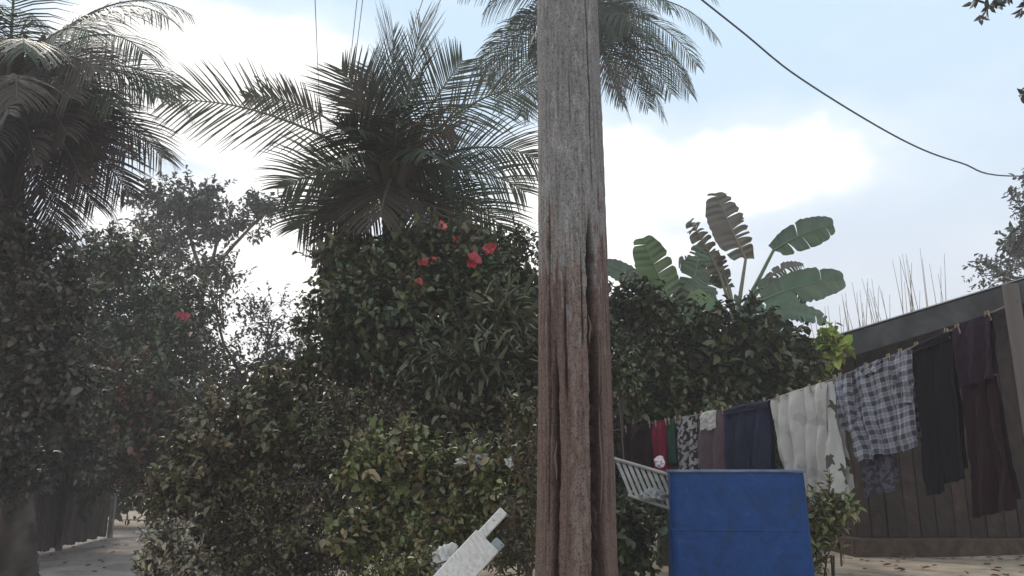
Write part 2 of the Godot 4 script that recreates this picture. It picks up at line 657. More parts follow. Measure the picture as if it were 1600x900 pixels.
func _ready() -> void:
	rng.seed = 4711
	noise.seed = 5
	noise.frequency = 0.03
	fine.seed = 9
	fine.frequency = 0.06
	var cam := Camera3D.new()
	cam.name = "camera"
	add_child(cam)
	cam.position = Vector3(0, 1.5, 0)
	cam.rotation_degrees = Vector3(12.9, 0, 0)
	cam.fov = 40.0
	cam.far = 600.0
	cam.current = true
	var env := Environment.new()
	env.background_mode = Environment.BG_SKY
	env.sky = Sky.new()
	env.sky.sky_material = make_sky()
	env.tonemap_mode = Environment.TONE_MAPPER_LINEAR
	env.tonemap_exposure = 1.25
	env.sdfgi_enabled = true
	env.ssao_enabled = true
	env.ssil_enabled = true
	env.fog_enabled = true
	env.fog_density = 0.0048
	env.fog_light_color = Color(0.96, 0.94, 0.94)
	var we := WorldEnvironment.new()
	we.environment = env
	add_child(we)
	var sun := DirectionalLight3D.new()
	sun.name = "sun"
	sun.light_energy = 0.5
	sun.light_angular_distance = 12.0
	sun.light_color = Color(1.0, 0.96, 0.9)
	sun.shadow_enabled = true
	add_child(sun)
	sun.look_at_from_position(Vector3(-5, 8, -7), Vector3.ZERO)
	make_materials()
	build_setting()
	build_house()
	build_fence()
	build_trunk()
	build_palms()
	build_shrubs()
	build_bananas()
	build_wires()
	build_laundry()
	build_clutter()

func build_setting() -> void:
	var m := Mesher.new()
	var xs := []
	var zs := []
	for k in 81:
		var s := (k - 40) / 40.0
		xs.append(s * 12.0 + pow(s, 5) * 110.0)
	for k in 81:
		var s := k / 80.0
		zs.append(8.0 - s * 34.0 - pow(s, 5) * 180.0)
	for z in zs:
		for x in xs:
			m.v.append(Vector3(x, ground_at(x, z), z))
			var e := 0.2
			m.n.append(Vector3(ground_at(x - e, z) - ground_at(x + e, z), 2 * e, ground_at(x, z - e) - ground_at(x, z + e)).normalized())
	for a in 80:
		for b in 80:
			var o := a * 81 + b
			tri(m, o, o + 81, o + 1)
			tri(m, o + 1, o + 81, o + 82)
	var g := part("ground", m.mesh(), mats.ground, self)
	g.set_meta("kind", "structure")
	tag(g, "bare tan earth of the yard under the trees", "", "", "structure")
	var r := Mesher.new()
	for k in 31:
		var z := 4.0 - k * 0.82
		var mid := -7.4 - 0.05 * maxf(0.0, -z - 6.0)
		for q in [-2.1, 2.3]:
			r.v.append(Vector3(mid + q + noise.get_noise_2d(z * 20, q * 30) * 0.25, 0.004, z))
			r.n.append(Vector3.UP)
	for k in 30:
		var o := k * 2
		tri(r, o, o + 2, o + 1)
		tri(r, o + 1, o + 2, o + 3)
	var road := part("road", r.mesh(), mats.road, self)
	tag(road, "pale dusty lane running away beside the plank fence", "", "", "structure")
	# loose stones and dead leaves on the earth
	var s := Mesher.new()
	for k in 900:
		var x := rng.randf_range(-1.0, 9.0)
		var z := rng.randf_range(-11.0, -3.5)
		if rng.randf() < 0.25:
			x = rng.randf_range(-10.0, -4.5)
			z = rng.randf_range(-18.0, -8.0)
		var p := Vector3(x, ground_at(x, z) + 0.012, z)
		leaf(s, p, Vector3(rng.randf_range(-1, 1), 0.15, rng.randf_range(-1, 1)).normalized(), Vector3.UP, rng.randf_range(0.05, 0.13), rng.randf_range(0.03, 0.06), vary([Color(0.16, 0.1, 0.05), Color(0.25, 0.19, 0.1), Color(0.1, 0.08, 0.05)][k % 3], 0.3))
	var lit := part("leaf_litter", s.mesh(), mats.leaf, self)
	tag(lit, "dry brown leaves scattered over the yard and lane", "leaf litter", "", "stuff")

func build_house() -> void:
	var at := Vector3(4.6, ground_at(4.6, -11.0) - 0.02, -11.0)
	var h := thing("village_house", "dark timber house with a sloping metal roof behind the washing line", "house", at)
	var timber := surface([Color(0.015, 0.01, 0.008), Color(0.028, 0.019, 0.015), Color(0.045, 0.031, 0.025)], 31, 0.02, 0.5, 0.85, 0.3, Vector2(2.2, 0.5))
	var timber2 := surface([Color(0.024, 0.015, 0.012), Color(0.042, 0.028, 0.022), Color(0.066, 0.046, 0.036)], 37, 0.02, 0.5, 0.85, 0.3, Vector2(2.2, 0.5))
	var metal := surface([Color(0.1, 0.085, 0.08), Color(0.17, 0.165, 0.165), Color(0.22, 0.22, 0.225)], 41, 0.012, 0.4, 0.6, 0.1)
	var wl := 8.2
	var body := Mesher.new()
	box(body, Vector3(0.03, 0.25, -5.0), Vector3(wl, 2.95, -0.03))
	part("wall", body.mesh(), timber, h)
	var pl := Mesher.new()
	box(pl, Vector3(-0.12, -0.1, -5.1), Vector3(wl + 0.1, 0.25, 0.14), Color.WHITE, 0.02)
	part("plinth", pl.mesh(), surface([Color(0.04, 0.026, 0.019), Color(0.07, 0.047, 0.034), Color(0.1, 0.07, 0.052)], 43, 0.03, 0.7, 0.9, 0.3), h)
	# upright boards on the front and on the lane side, up to the rake
	var rise := 0.283
	var k := 0
	var x := 0.0
	while x < wl - 0.2:
		var w := 0.19 + 0.03 * ((k * 7) % 3)
		var top := 2.86 + minf(x, 4.3) * rise - maxf(0.0, x + w - 4.3) * rise
		var b := Mesher.new()
		box(b, Vector3(0.004, 0.252, -0.026), Vector3(w - 0.008, top, 0.0 + 0.004 * (k % 3)), Color.WHITE, 0.005)
		part("plank", b.mesh(), timber if (k * 5) % 3 else timber2, h, Vector3(x, 0, 0))
		x += w
		k += 1
	var z := -0.03
	while z > -4.9:
		var b := Mesher.new()
		box(b, Vector3(0.0, 0.252, -0.19), Vector3(0.026 + 0.004 * (k % 3), 2.86, -0.006), Color.WHITE, 0.005)
		part("plank", b.mesh(), timber if k % 3 else timber2, h, Vector3(0, 0, z))
		z -= 0.2
		k += 1
	# the roof: corrugated sheets laid from eave to ridge, each a panel
	var ridge := Vector2(4.3, 2.98 + 4.3 * rise + 0.05)
	var ev := Vector2(-0.42, 2.98 - 0.42 * rise - 0.03)
	for sd in 2:
		for q in 7:
			var pm := Mesher.new()
			var z0 := 0.62 - q * 0.88
			var n := 24
			for a in n + 1:
				var zz := z0 - 0.9 * a / n
				var wv := sin(a * PI / 2.0) * 0.016 + (0.006 if q % 2 else 0.0)
				for e in 2:
					var px := ev.x if e == 0 else ridge.x
					var py := (ev.y if e == 0 else ridge.y) + wv
					if sd == 1:
						px = 2 * ridge.x - px
					pm.v.append(Vector3(px, py, zz))
					pm.n.append(Vector3(-0.27 if sd == 0 else 0.27, 0.96, cos(a * PI / 2.0) * 0.4).normalized())
			for a in n:
				tri(pm, a * 2, a * 2 + 2, a * 2 + 1)
				tri(pm, a * 2 + 1, a * 2 + 2, a * 2 + 3)
			part("roof_panel", pm.mesh(), metal, h)
	# rake boards along the gable and the ceiling boards of the overhang
	for sd in 2:
		var dir := Vector3(ridge.x - ev.x, ridge.y - ev.y, 0)
		var ang := atan2(dir.y, dir.x)
		var bs := Basis(Vector3(0, 0, 1), ang)
		var org := Vector3(ev.x, ev.y - 0.02, 0)
		if sd == 1:
			bs = Basis(Vector3(0, 1, 0), PI) * bs
			org = Vector3(2 * ridge.x - ev.x, ev.y - 0.02, 0)
		var fm := Mesher.new()
		var zz := Vector2(0.56, 0.6) if sd == 0 else Vector2(-0.6, -0.56)
		box(fm, Vector3(0.0, -0.3, zz.x), Vector3(dir.length() - 0.02, 0.0, zz.y), Color.WHITE, 0.006, bs, org)
		part("rake_board", fm.mesh(), surface([Color(0.03, 0.03, 0.03), Color(0.048, 0.049, 0.052), Color(0.075, 0.076, 0.08)], 47 + sd, 0.02, 0.5, 0.8), h)
		for c in 4:
			var sm := Mesher.new()
			var w0 := 0.03 + c * 0.135
			var za := Vector2(w0, w0 + 0.128) if sd == 0 else Vector2(-w0 - 0.128, -w0)
			box(sm, Vector3(0.03, -0.07, za.x), Vector3(dir.length() - 0.05, -0.05, za.y), Color.WHITE, 0.004, bs, org)
			part("soffit_board", sm.mesh(), timber, h)
	var gut := Mesher.new()
	box(gut, Vector3(ev.x - 0.025, ev.y - 0.16, -5.4), Vector3(ev.x - 0.003, ev.y - 0.02, 0.55), Color.WHITE, 0.004)
	part("eave_board", gut.mesh(), timber2, h)

func build_fence() -> void:
	var a := Vector3(-7.770, 0.025, -10.600)
	var b := Vector3(-9.110, 0.095, -18.600)
	a.y = 0
	b.y = 0
	var dir := (b - a).normalized()
	var ln := (b - a).length()
	var f := thing("plank_fence", "dark brown upright plank fence along the pale lane", "fence", a, "", atan2(-dir.z, dir.x))
	var pm := [surface([Color(0.04, 0.028, 0.025), Color(0.075, 0.053, 0.046), Color(0.105, 0.08, 0.07)], 61, 0.02, 0.5, 0.9, 0.3, Vector2(2, 0.4)), surface([Color(0.05, 0.038, 0.035), Color(0.085, 0.068, 0.062), Color(0.12, 0.1, 0.09)], 67, 0.02, 0.5, 0.9, 0.3, Vector2(2, 0.4))]
	var x := 0.1
	var k := 0
	while x < ln - 0.15:
		var w := 0.17 + 0.03 * ((k * 3) % 4)
		var m := Mesher.new()
		box(m, Vector3(0, 0.03 + 0.02 * ((k * 5) % 3), -0.012), Vector3(w - 0.012, 1.75 + 0.04 * ((k * 7) % 5), 0.012), Color.WHITE, 0.004)
		part("plank", m.mesh(), pm[(k * 5) % 3 % 2], f, Vector3(x, 0, 0.002 * (k % 3)))
		x += w
		k += 1
	for y in [0.45, 1.4]:
		var m := Mesher.new()
		box(m, Vector3(0.05, y, -0.075), Vector3(ln - 0.05, y + 0.09, -0.018), Color.WHITE, 0.005)
		part("rail", m.mesh(), pm[0], f)
	var pale := surface([Color(0.2, 0.18, 0.17), Color(0.3, 0.275, 0.26), Color(0.36, 0.34, 0.32)], 71, 0.02, 0.5, 0.9, 0.3)
	for p in [0.0, ln * 0.33, ln * 0.62, ln - 0.1]:
		var m := Mesher.new()
		var end: bool = p > ln - 0.2
		box(m, Vector3(0, 0, 0.02), Vector3(0.11, 1.6 if not end else 0.95, 0.12), Color.WHITE, 0.012)
		part("post", m.mesh(), pale if end else pm[1], f, Vector3(p, 0, 0))
	# the bright ledge that closes the lane
	var l := thing("concrete_ledge", "low bright concrete ledge across the far end of the lane", "ledge", Vector3(b.x + 0.2, 0.0, b.z - 0.9))
	var lm := Mesher.new()
	box(lm, Vector3(0, 0, -0.35), Vector3(2.6, 0.09, 0), Color.WHITE, 0.02)
	part("slab", lm.mesh(), mats.concrete, l)
	# thin stakes behind the ledge
	for q in 11:
		var st := thing("bamboo_stake", "thin dry bamboo stake in the row behind the far concrete ledge", "stake", Vector3(b.x + 0.3 + q * 0.17, -0.02, b.z - 1.7 - 0.04 * (q % 3)), "bamboo stakes behind the ledge")
		var sm := Mesher.new()
		tube(sm, [Vector3.ZERO, Vector3(0.02 * ((q % 3) - 1), 0.6, 0), Vector3(0.05 * ((q % 4) - 1.5), 1.05 + 0.1 * (q % 3), 0)], [0.022, 0.02, 0.016], 6, vary(Color(0.2, 0.16, 0.1), 0.25))
		part("cane", sm.mesh(), mats.wood, st)

func build_trunk() -> void:
	# the bare trunk in front: ringed bark, long splits that run down into the wood
	var foot := Vector3(0.299, 0.772, -4.000)
	foot.y = ground_at(foot.x, foot.z) - 0.05
	var t := thing("palm_trunk", "tall bare weathered palm trunk with long dark splits, standing before everything", "tree trunk", foot)
	var m := Mesher.new()
	var top := 7.6
	var na := 220
	var nh := 620
	# splits: [angle from the viewer's side, from height, to height, half width (m), depth]
	var cracks := [[0.44, -0.1, 2.4, 0.02, 0.07], [0.36, -0.1, 1.7, 0.008, 0.03], [0.62, 0.2, 1.95, 0.012, 0.04], [-0.60, -0.1, 1.75, 0.015, 0.05], [-0.30, 1.5, 2.15, 0.005, 0.015], [-0.80, 0.9, 2.6, 0.005, 0.015], [0.15, 1.75, 2.3, 0.004, 0.012], [-0.1, 2.9, 3.3, 0.002, 0.004], [0.55, 2.6, 4.1, 0.003, 0.006], [2.4, 0.0, 2.9, 0.014, 0.04], [-2.2, 0.4, 3.2, 0.012, 0.04]]
	for a in nh + 1:
		var y := top * a / nh
		var r := lerpf(0.194, 0.166, clampf(y / 4.2, 0, 1)) if y < 4.2 else 0.166
		r += 0.05 * exp(-y * 2.6)
		var lean := Vector3(0.012 * sin(y * 0.9) + 0.004 * y, 0, 0)
		for b in na + 1:
			var ang := TAU * b / na
			# ang 0 faces the viewer (+z), positive to +x
			var off := 0.0
			var hole := 0.0
			var w := wrapf(ang, -PI, PI)
			for c in cracks:
				if y > c[1] - 0.1 and y < c[2] + 0.1:
					var mid: float = c[0] + 0.04 * fine.get_noise_2d(y * 16, c[0] * 90) + 0.012 * fine.get_noise_2d(y * 120, c[0] * 50)
					var fade := smoothstep(c[1] - 0.1, c[1] + 0.05, y) * smoothstep(c[2] + 0.1, c[2] - 0.25, y)
					var half: float = c[3] * fade * (1.0 + 0.4 * fine.get_noise_2d(y * 150, 300 + c[0] * 40))
					var dist := absf(wrapf(w - mid, -PI, PI)) * r
					if half > 0.0005 and dist < half * 1.5:
						var g := 1.0 - smoothstep(half * 0.55, half * 1.5, dist)
						off -= c[4] * g * fade
						hole = maxf(hole, g * fade)
			# leaf scars go round as shallow uneven steps
			var yy := y + 0.03 * fine.get_noise_2d(cos(ang) * 14, sin(ang) * 14 + y * 3)
			var ring := fposmod(yy, 0.11) / 0.11
			var scar := smoothstep(0.0, 0.2, ring) * smoothstep(1.0, 0.5, ring) * (0.5 + 0.8 * fine.get_noise_2d(cos(ang) * 20 + floorf(yy / 0.11) * 9.0, sin(ang) * 20))
			var rough := fine.get_noise_3d(cos(ang) * 16, y * 9, sin(ang) * 16)
			var grain := fine.get_noise_3d(cos(ang) * 200, y * 34, sin(ang) * 200)
			var speck := fine.get_noise_3d(cos(ang) * 90 + 50, y * 110, sin(ang) * 90)
			# below the old bark the wood is bare and smoother
			var line := 2.15 + 0.35 * fine.get_noise_2d(cos(ang) * 14 + 7, sin(ang) * 14) + 0.9 * speck + 0.5 * grain
			var bark := smoothstep(-0.12, 0.12, y - line)
			off += 0.002 * scar * (0.4 + 0.6 * bark) + rough * 0.003 + grain * 0.0022 + speck * 0.003
			var d := Vector3(sin(ang), 0, cos(ang))
			m.v.append(lean + Vector3(0, y, 0) + d * (r + off))
			var wood := Color(0.16, 0.112, 0.098).lerp(Color(0.1, 0.07, 0.062), smoothstep(0.0, 0.35, grain)).lerp(Color(0.21, 0.165, 0.15), smoothstep(0.1, 0.5, rough + speck * 0.5))
			var grey := Color(0.24, 0.235, 0.235).lerp(Color(0.16, 0.155, 0.155), smoothstep(0.0, 0.4, grain)).lerp(Color(0.32, 0.32, 0.315), smoothstep(0.15, 0.5, speck + rough * 0.6))
			var col := wood.lerp(grey, bark)
			col = col.lerp(Color(0.045, 0.03, 0.026), hole)
			m.c.append(col)
	m.n.resize(m.v.size())
	for a in nh + 1:
		for b in na + 1:
			var b0 := (b - 1 + na) % na
			var b1 := (b + 1) % na
			var a0 := maxi(a - 1, 0)
			var a1 := mini(a + 1, nh)
			var du := m.v[a * (na + 1) + b1] - m.v[a * (na + 1) + b0]
			var dv := m.v[a1 * (na + 1) + b] - m.v[a0 * (na + 1) + b]
			m.n[a * (na + 1) + b] = du.cross(dv).normalized() * 1.0
	var probe := m.n[300 * (na + 1)]
	if probe.z < 0:
		for k in m.n.size():
			m.n[k] = -m.n[k]
	for a in nh:
		for b in na:
			var o := a * (na + 1) + b
			tri(m, o, o + na + 1, o + 1)
			tri(m, o + 1, o + na + 1, o + na + 2)
	part("trunk", m.mesh(), rough_bark(), t)
	# slivers of bark that stand off the wood along the splits
	var spots := [[0.66, 0.95, 0.5], [0.7, 1.5, 0.3], [0.42, 1.75, 0.14], [-0.52, 1.1, 0.18], [0.28, 1.0, 0.12], [0.74, 0.4, 0.35]]
	for s in spots:
		var q := Mesher.new()
		var rr: float = 0.196 - 0.011 * s[1]
		var p0: Vector3 = Vector3(sin(s[0]), 0, cos(s[0])) * rr + Vector3(0.004 * s[1], s[1], 0)
		var n0 := Vector3(sin(s[0]), 0, cos(s[0]))
		var pts := []
		var rad := []
		for k in 7:
			var f := k / 6.0
			pts.append(p0 + Vector3(0.003 * sin(f * 9 + s[1] * 5), s[2] * f, 0) + n0 * 0.012 * sin(f * PI))
			rad.append(0.006 * sin(PI * (0.12 + 0.8 * f)))
		tube(q, pts, rad, 5, Color(0.12, 0.09, 0.08))
		part("bark_sliver", q.mesh(), mats.bark, t)

func rough_bark() -> StandardMaterial3D:
	var m := painted(0.9, 0.25)
	m.albedo_texture = noise_image(512, 91, 0.055, ramp([Color(0.28, 0.27, 0.26), Color(0.75, 0.74, 0.73), Color(1.0, 1.0, 1.0), Color(1.0, 1.0, 1.0)]), 6, Vector2(1.6, 0.55))
	m.uv1_triplanar = true
	m.uv1_scale = Vector3.ONE * 2.3
	var nt := NoiseTexture2D.new()
	var f := FastNoiseLite.new()
	f.seed = 17
	f.frequency = 0.06
	f.fractal_octaves = 5
	nt.width = 512
	nt.height = 512
	nt.noise = f
	nt.seamless = true
	nt.as_normal_map = true
	nt.bump_strength = 10
	m.normal_enabled = true
	m.normal_texture = nt
	m.normal_scale = 0.8
	return m

func build_palms() -> void:
	var g := [Color(0.04, 0.055, 0.03), Color(0.055, 0.065, 0.035), Color(0.06, 0.05, 0.038), Color(0.055, 0.043, 0.036)]
	# [th, ph, length, droop, roll, hang, colour, leaflet scale]
	var mid := [
		[91, 5, 1.7, 0.1, 90, 0.03, 0, 1.15, 0.28], [80, 10, 1.75, 0.12, 80, 0.03, 0, 1.1, 0.28], [66, -6, 1.7, 0.35, 88, 0.05, 1, 1.05, 0.28], [104, -8, 1.5, 0.2, 95, 0.03, 0, 1.1, 0.3], [86, -18, 1.5, 0.2, 60, 0.05, 0, 1.15, 0.25], [72, 22, 1.3, 0.3, 60, 0.05, 0, 1.0, 0.25], [114, 14, 1.25, 0.4, 80, 0.05, 0, 0.95, 0.3],
		[152, 8, 2.75, 0.75, 84, 0.10, 1, 1.0, 0.3], [135, -5, 2.2, 1.05, 80, 0.12, 2, 0.6, 0.5],
		[46, 8, 2.1, 1.3, 76, 0.25, 1, 1.1, 0.25], [22, 5, 1.7, 1.1, 80, 0.25, 0, 1.0, 0.25], [2, 12, 1.6, 0.9, 70, 0.3, 0], [-20, 8, 1.5, 0.7, 75, 0.3, 1],
		[178, 10, 1.2, 0.9, 80, 0.25, 0], [205, 5, 1.2, 0.7, 80, 0.3, 0], [228, 20, 1.1, 0.5, 60, 0.3, 2], [-38, 10, 1.4, 0.5, 70, 0.3, 2], [-60, 30, 1.2, 0.5, 40, 0.3, 2], [245, 15, 1.1, 0.5, 60, 0.3, 2],
		[75, 58, 1.1, 1.0, 20, 0.3, 0], [120, 62, 0.9, 1.0, -20, 0.3, 0], [20, 60, 1.0, 1.1, 10, 0.3, 0], [165, 62, 0.9, 1.1, 0, 0.3, 0], [270, 50, 1.0, 0.6, 0, 0.3, 2], [80, -55, 1.3, 1.0, 20, 0.3, 0], [30, -50, 1.4, 1.2, -20, 0.3, 0], [175, -45, 1.1, 1.1, -20, 0.3, 0], [-10, -45, 1.3, 1.2, -20, 0.3, 0], [300, 20, 1.1, 0.5, 60, 0.3, 2], [-20, -32, 0.95, 0.8, 20, 0.3, 0, 0.85], [6, 25, 0.80, 0.8, 60, 0.3, 0, 0.85], [32, 40, 1.05, 0.8, 80, 0.3, 2, 0.85], [58, -20, 0.85, 0.8, 20, 0.3, 0, 0.85], [84, -32, 1.10, 0.8, 60, 0.3, 0, 0.85], [110, 25, 0.95, 0.8, 80, 0.3, 2, 0.85], [136, 40, 0.80, 0.8, 20, 0.3, 0, 0.85], [162, -20, 1.05, 0.8, 60, 0.3, 0, 0.85], [188, -32, 0.85, 0.8, 80, 0.3, 2, 0.85], [214, 25, 1.10, 0.8, 20, 0.3, 0, 0.85]]
	palm("coconut_palm", "young coconut palm with upright fan of fronds above the flowering shrub", Vector3(-1.437, 4.988, -9.000), Vector3(-1.147, 1.032, -9.200), 0.15, mid, 0.74, g, "coconut palms", 38)
	var left := [
		[48, 5, 2.6, 1.9, 30, 0.55, 1, 1.1], [30, 15, 2.4, 1.7, 40, 0.6, 0, 1.1], [62, -10, 2.9, 2.0, 40, 0.5, 0], [14, 5, 2.2, 1.3, 50, 0.5, 0], [0, 20, 2.1, 1.2, 40, 0.5, 0], [-18, 5, 2.1, 0.9, 60, 0.4, 2], [-40, 15, 2.2, 0.6, 60, 0.4, 3], [-58, 5, 2.3, 0.4, 70, 0.3, 3], [-75, 20, 2.0, 0.3, 60, 0.3, 3], [-95, 25, 2.0, 0.2, 60, 0.3, 3], [-65, 40, 2.0, 0.4, 30, 0.3, 3],
		[80, 20, 2.3, 1.8, 20, 0.5, 0], [100, -20, 2.4, 1.8, 20, 0.5, 0], [20, 50, 2.0, 1.5, 10, 0.5, 0], [-20, 50, 2.0, 1.0, 20, 0.4, 2], [70, 55, 2.0, 1.8, 0, 0.5, 0], [5, -35, 2.3, 1.2, 20, 0.5, 0], [-30, -30, 2.2, 0.8, 30, 0.4, 2], [40, -30, 2.6, 1.8, 30, 0.5, 1], [130, 20, 2.2, 1.8, 0, 0.5, 0], [170, 20, 2.2, 1.4, 0, 0.5, 0], [210, 20, 2.0, 1.0, 0, 0.5, 2], [240, 20, 2.0, 0.6, 0, 0.5, 3], [-50, -40, 2.2, 0.5, 30, 0.4, 3], [-110, -20, 2.0, 0.3, 60, 0.3, 3], [-10, 35, 2.0, 0.9, 60, 0.4, 2], [-28, 30, 2.1, 0.7, 70, 0.4, 3], [-48, 30, 2.2, 0.4, 80, 0.3, 3], [-70, -10, 2.2, 0.3, 85, 0.3, 3], [-85, 10, 2.1, 0.2, 80, 0.3, 3], [-34, -10, 2.2, 0.6, 75, 0.35, 3], [-8, -15, 2.2, 1.0, 70, 0.4, 2], [10, 30, 2.1, 1.2, 60, 0.5, 2], [25, -10, 2.3, 1.4, 60, 0.5, 0], [-60, 15, 2.0, 0.3, 80, 0.3, 3], [-42, 45, 1.9, 0.4, 60, 0.3, 3], [-80, 40, 2.2, 0.2, 40, 0.3, 3], [-25, 15, 2.0, 0.9, 85, 0.35, 3], [-38, 0, 1.7, 0.6, 85, 0.35, 3], [-52, -20, 1.9, 0.4, 75, 0.35, 3], [-15, 0, 1.7, 1.0, 80, 0.4, 2], [-5, 10, 1.5, 1.0, 75, 0.4, 2], [18, 20, 1.6, 1.3, 65, 0.5, 0], [-66, 30, 1.9, 0.2, 70, 0.3, 3], [-90, 30, 2.3, 0.2, 70, 0.3, 3], [-100, 0, 2.2, 0.2, 80, 0.3, 3], [35, 25, 1.9, 1.6, 50, 0.5, 0]]
	palm("coconut_palm", "large coconut palm with brown hanging fronds over the plank fence", Vector3(-6.955, 6.705, -10.000), Vector3(-6.069, 0.601, -10.200), 0.24, left, 0.85, g, "coconut palms")
	var far_ := [
		[215, 10, 2.8, 1.2, 60, 0.6, 1, 1.1], [195, -10, 2.6, 1.6, 60, 0.6, 0], [240, 20, 2.0, 0.6, 60, 0.5, 0], [-30, 5, 3.0, 1.2, 60, 0.6, 1, 1.1], [-12, -10, 2.9, 1.6, 60, 0.7, 0], [-52, 10, 2.6, 0.6, 70, 0.4, 0], [-70, 20, 2.4, 0.4, 60, 0.3, 2], [8, 10, 3.1, 1.9, 40, 0.6, 0], [30, 5, 3.1, 2.0, 30, 0.6, 0], [-40, 40, 2.3, 0.8, 30, 0.4, 0], [-60, -20, 2.5, 0.5, 50, 0.4, 0], [255, -20, 2.2, 0.4, 50, 0.4, 2],
		[150, 10, 2.8, 1.9, 30, 0.6, 0], [120, 0, 2.8, 1.9, 30, 0.6, 0], [90, 10, 2.6, 1.5, 30, 0.6, 0], [60, 0, 2.8, 1.9, 30, 0.6, 0], [-58, 5, 2.7, 0.5, 85, 0.3, 0, 0.8], [-74, 15, 2.6, 0.3, 85, 0.3, 0, 0.8], [-64, -15, 2.2, 0.3, 80, 0.4, 1, 0.8], [-45, 15, 2.9, 0.9, 75, 0.5, 0], [-35, -20, 2.9, 1.3, 60, 0.6, 0], [228, 5, 3.0, 0.7, 85, 0.5, 1, 0.8], [248, 10, 2.6, 0.4, 80, 0.4, 0, 0.8], [206, 15, 2.9, 1.1, 60, 0.6, 0], [-20, 20, 3.0, 1.5, 60, 0.6, 0], [235, -20, 2.5, 0.5, 60, 0.5, 0], [255, 37, 1.11, 0.8, 20, 0.4, 0, 0.8], [340, 34, 1.69, 0.8, 48, 0.4, 0, 0.8], [342, 38, 1.16, 0.8, 68, 0.4, 0, 0.8], [323, 14, 1.36, 0.8, 38, 0.4, 0, 0.8], [244, -24, 1.05, 0.8, 58, 0.4, 0, 0.8], [235, 27, 1.03, 0.8, 78, 0.4, 0, 0.8], [300, 38, 1.63, 0.8, 78, 0.4, 0, 0.8], [282, -43, 1.52, 0.8, 31, 0.4, 0, 0.8], [237, 14, 1.37, 0.8, 46, 0.4, 0, 0.8], [340, 10, 1.24, 0.8, 36, 0.4, 0, 0.8], [327, -2, 1.55, 0.8, 42, 0.4, 0, 0.8], [221, 3, 1.57, 0.8, 31, 0.4, 0, 0.8], [316, 37, 1.56, 0.8, 73, 0.4, 0, 0.8], [191, 11, 1.60, 0.8, 23, 0.4, 0, 0.8], [175, 30, 2.6, 1.7, 30, 0.6, 0], [-5, 45, 2.5, 1.5, 20, 0.6, 0], [225, 45, 2.2, 0.8, 20, 0.5, 0]]
	palm("coconut_palm", "tall coconut palm behind the bare trunk, fronds hanging into the top edge", Vector3(1.465, 11.083, -15.000), Vector3(1.220, 0.726, -15.200), 0.17, far_, 0.75, g, "coconut palms")

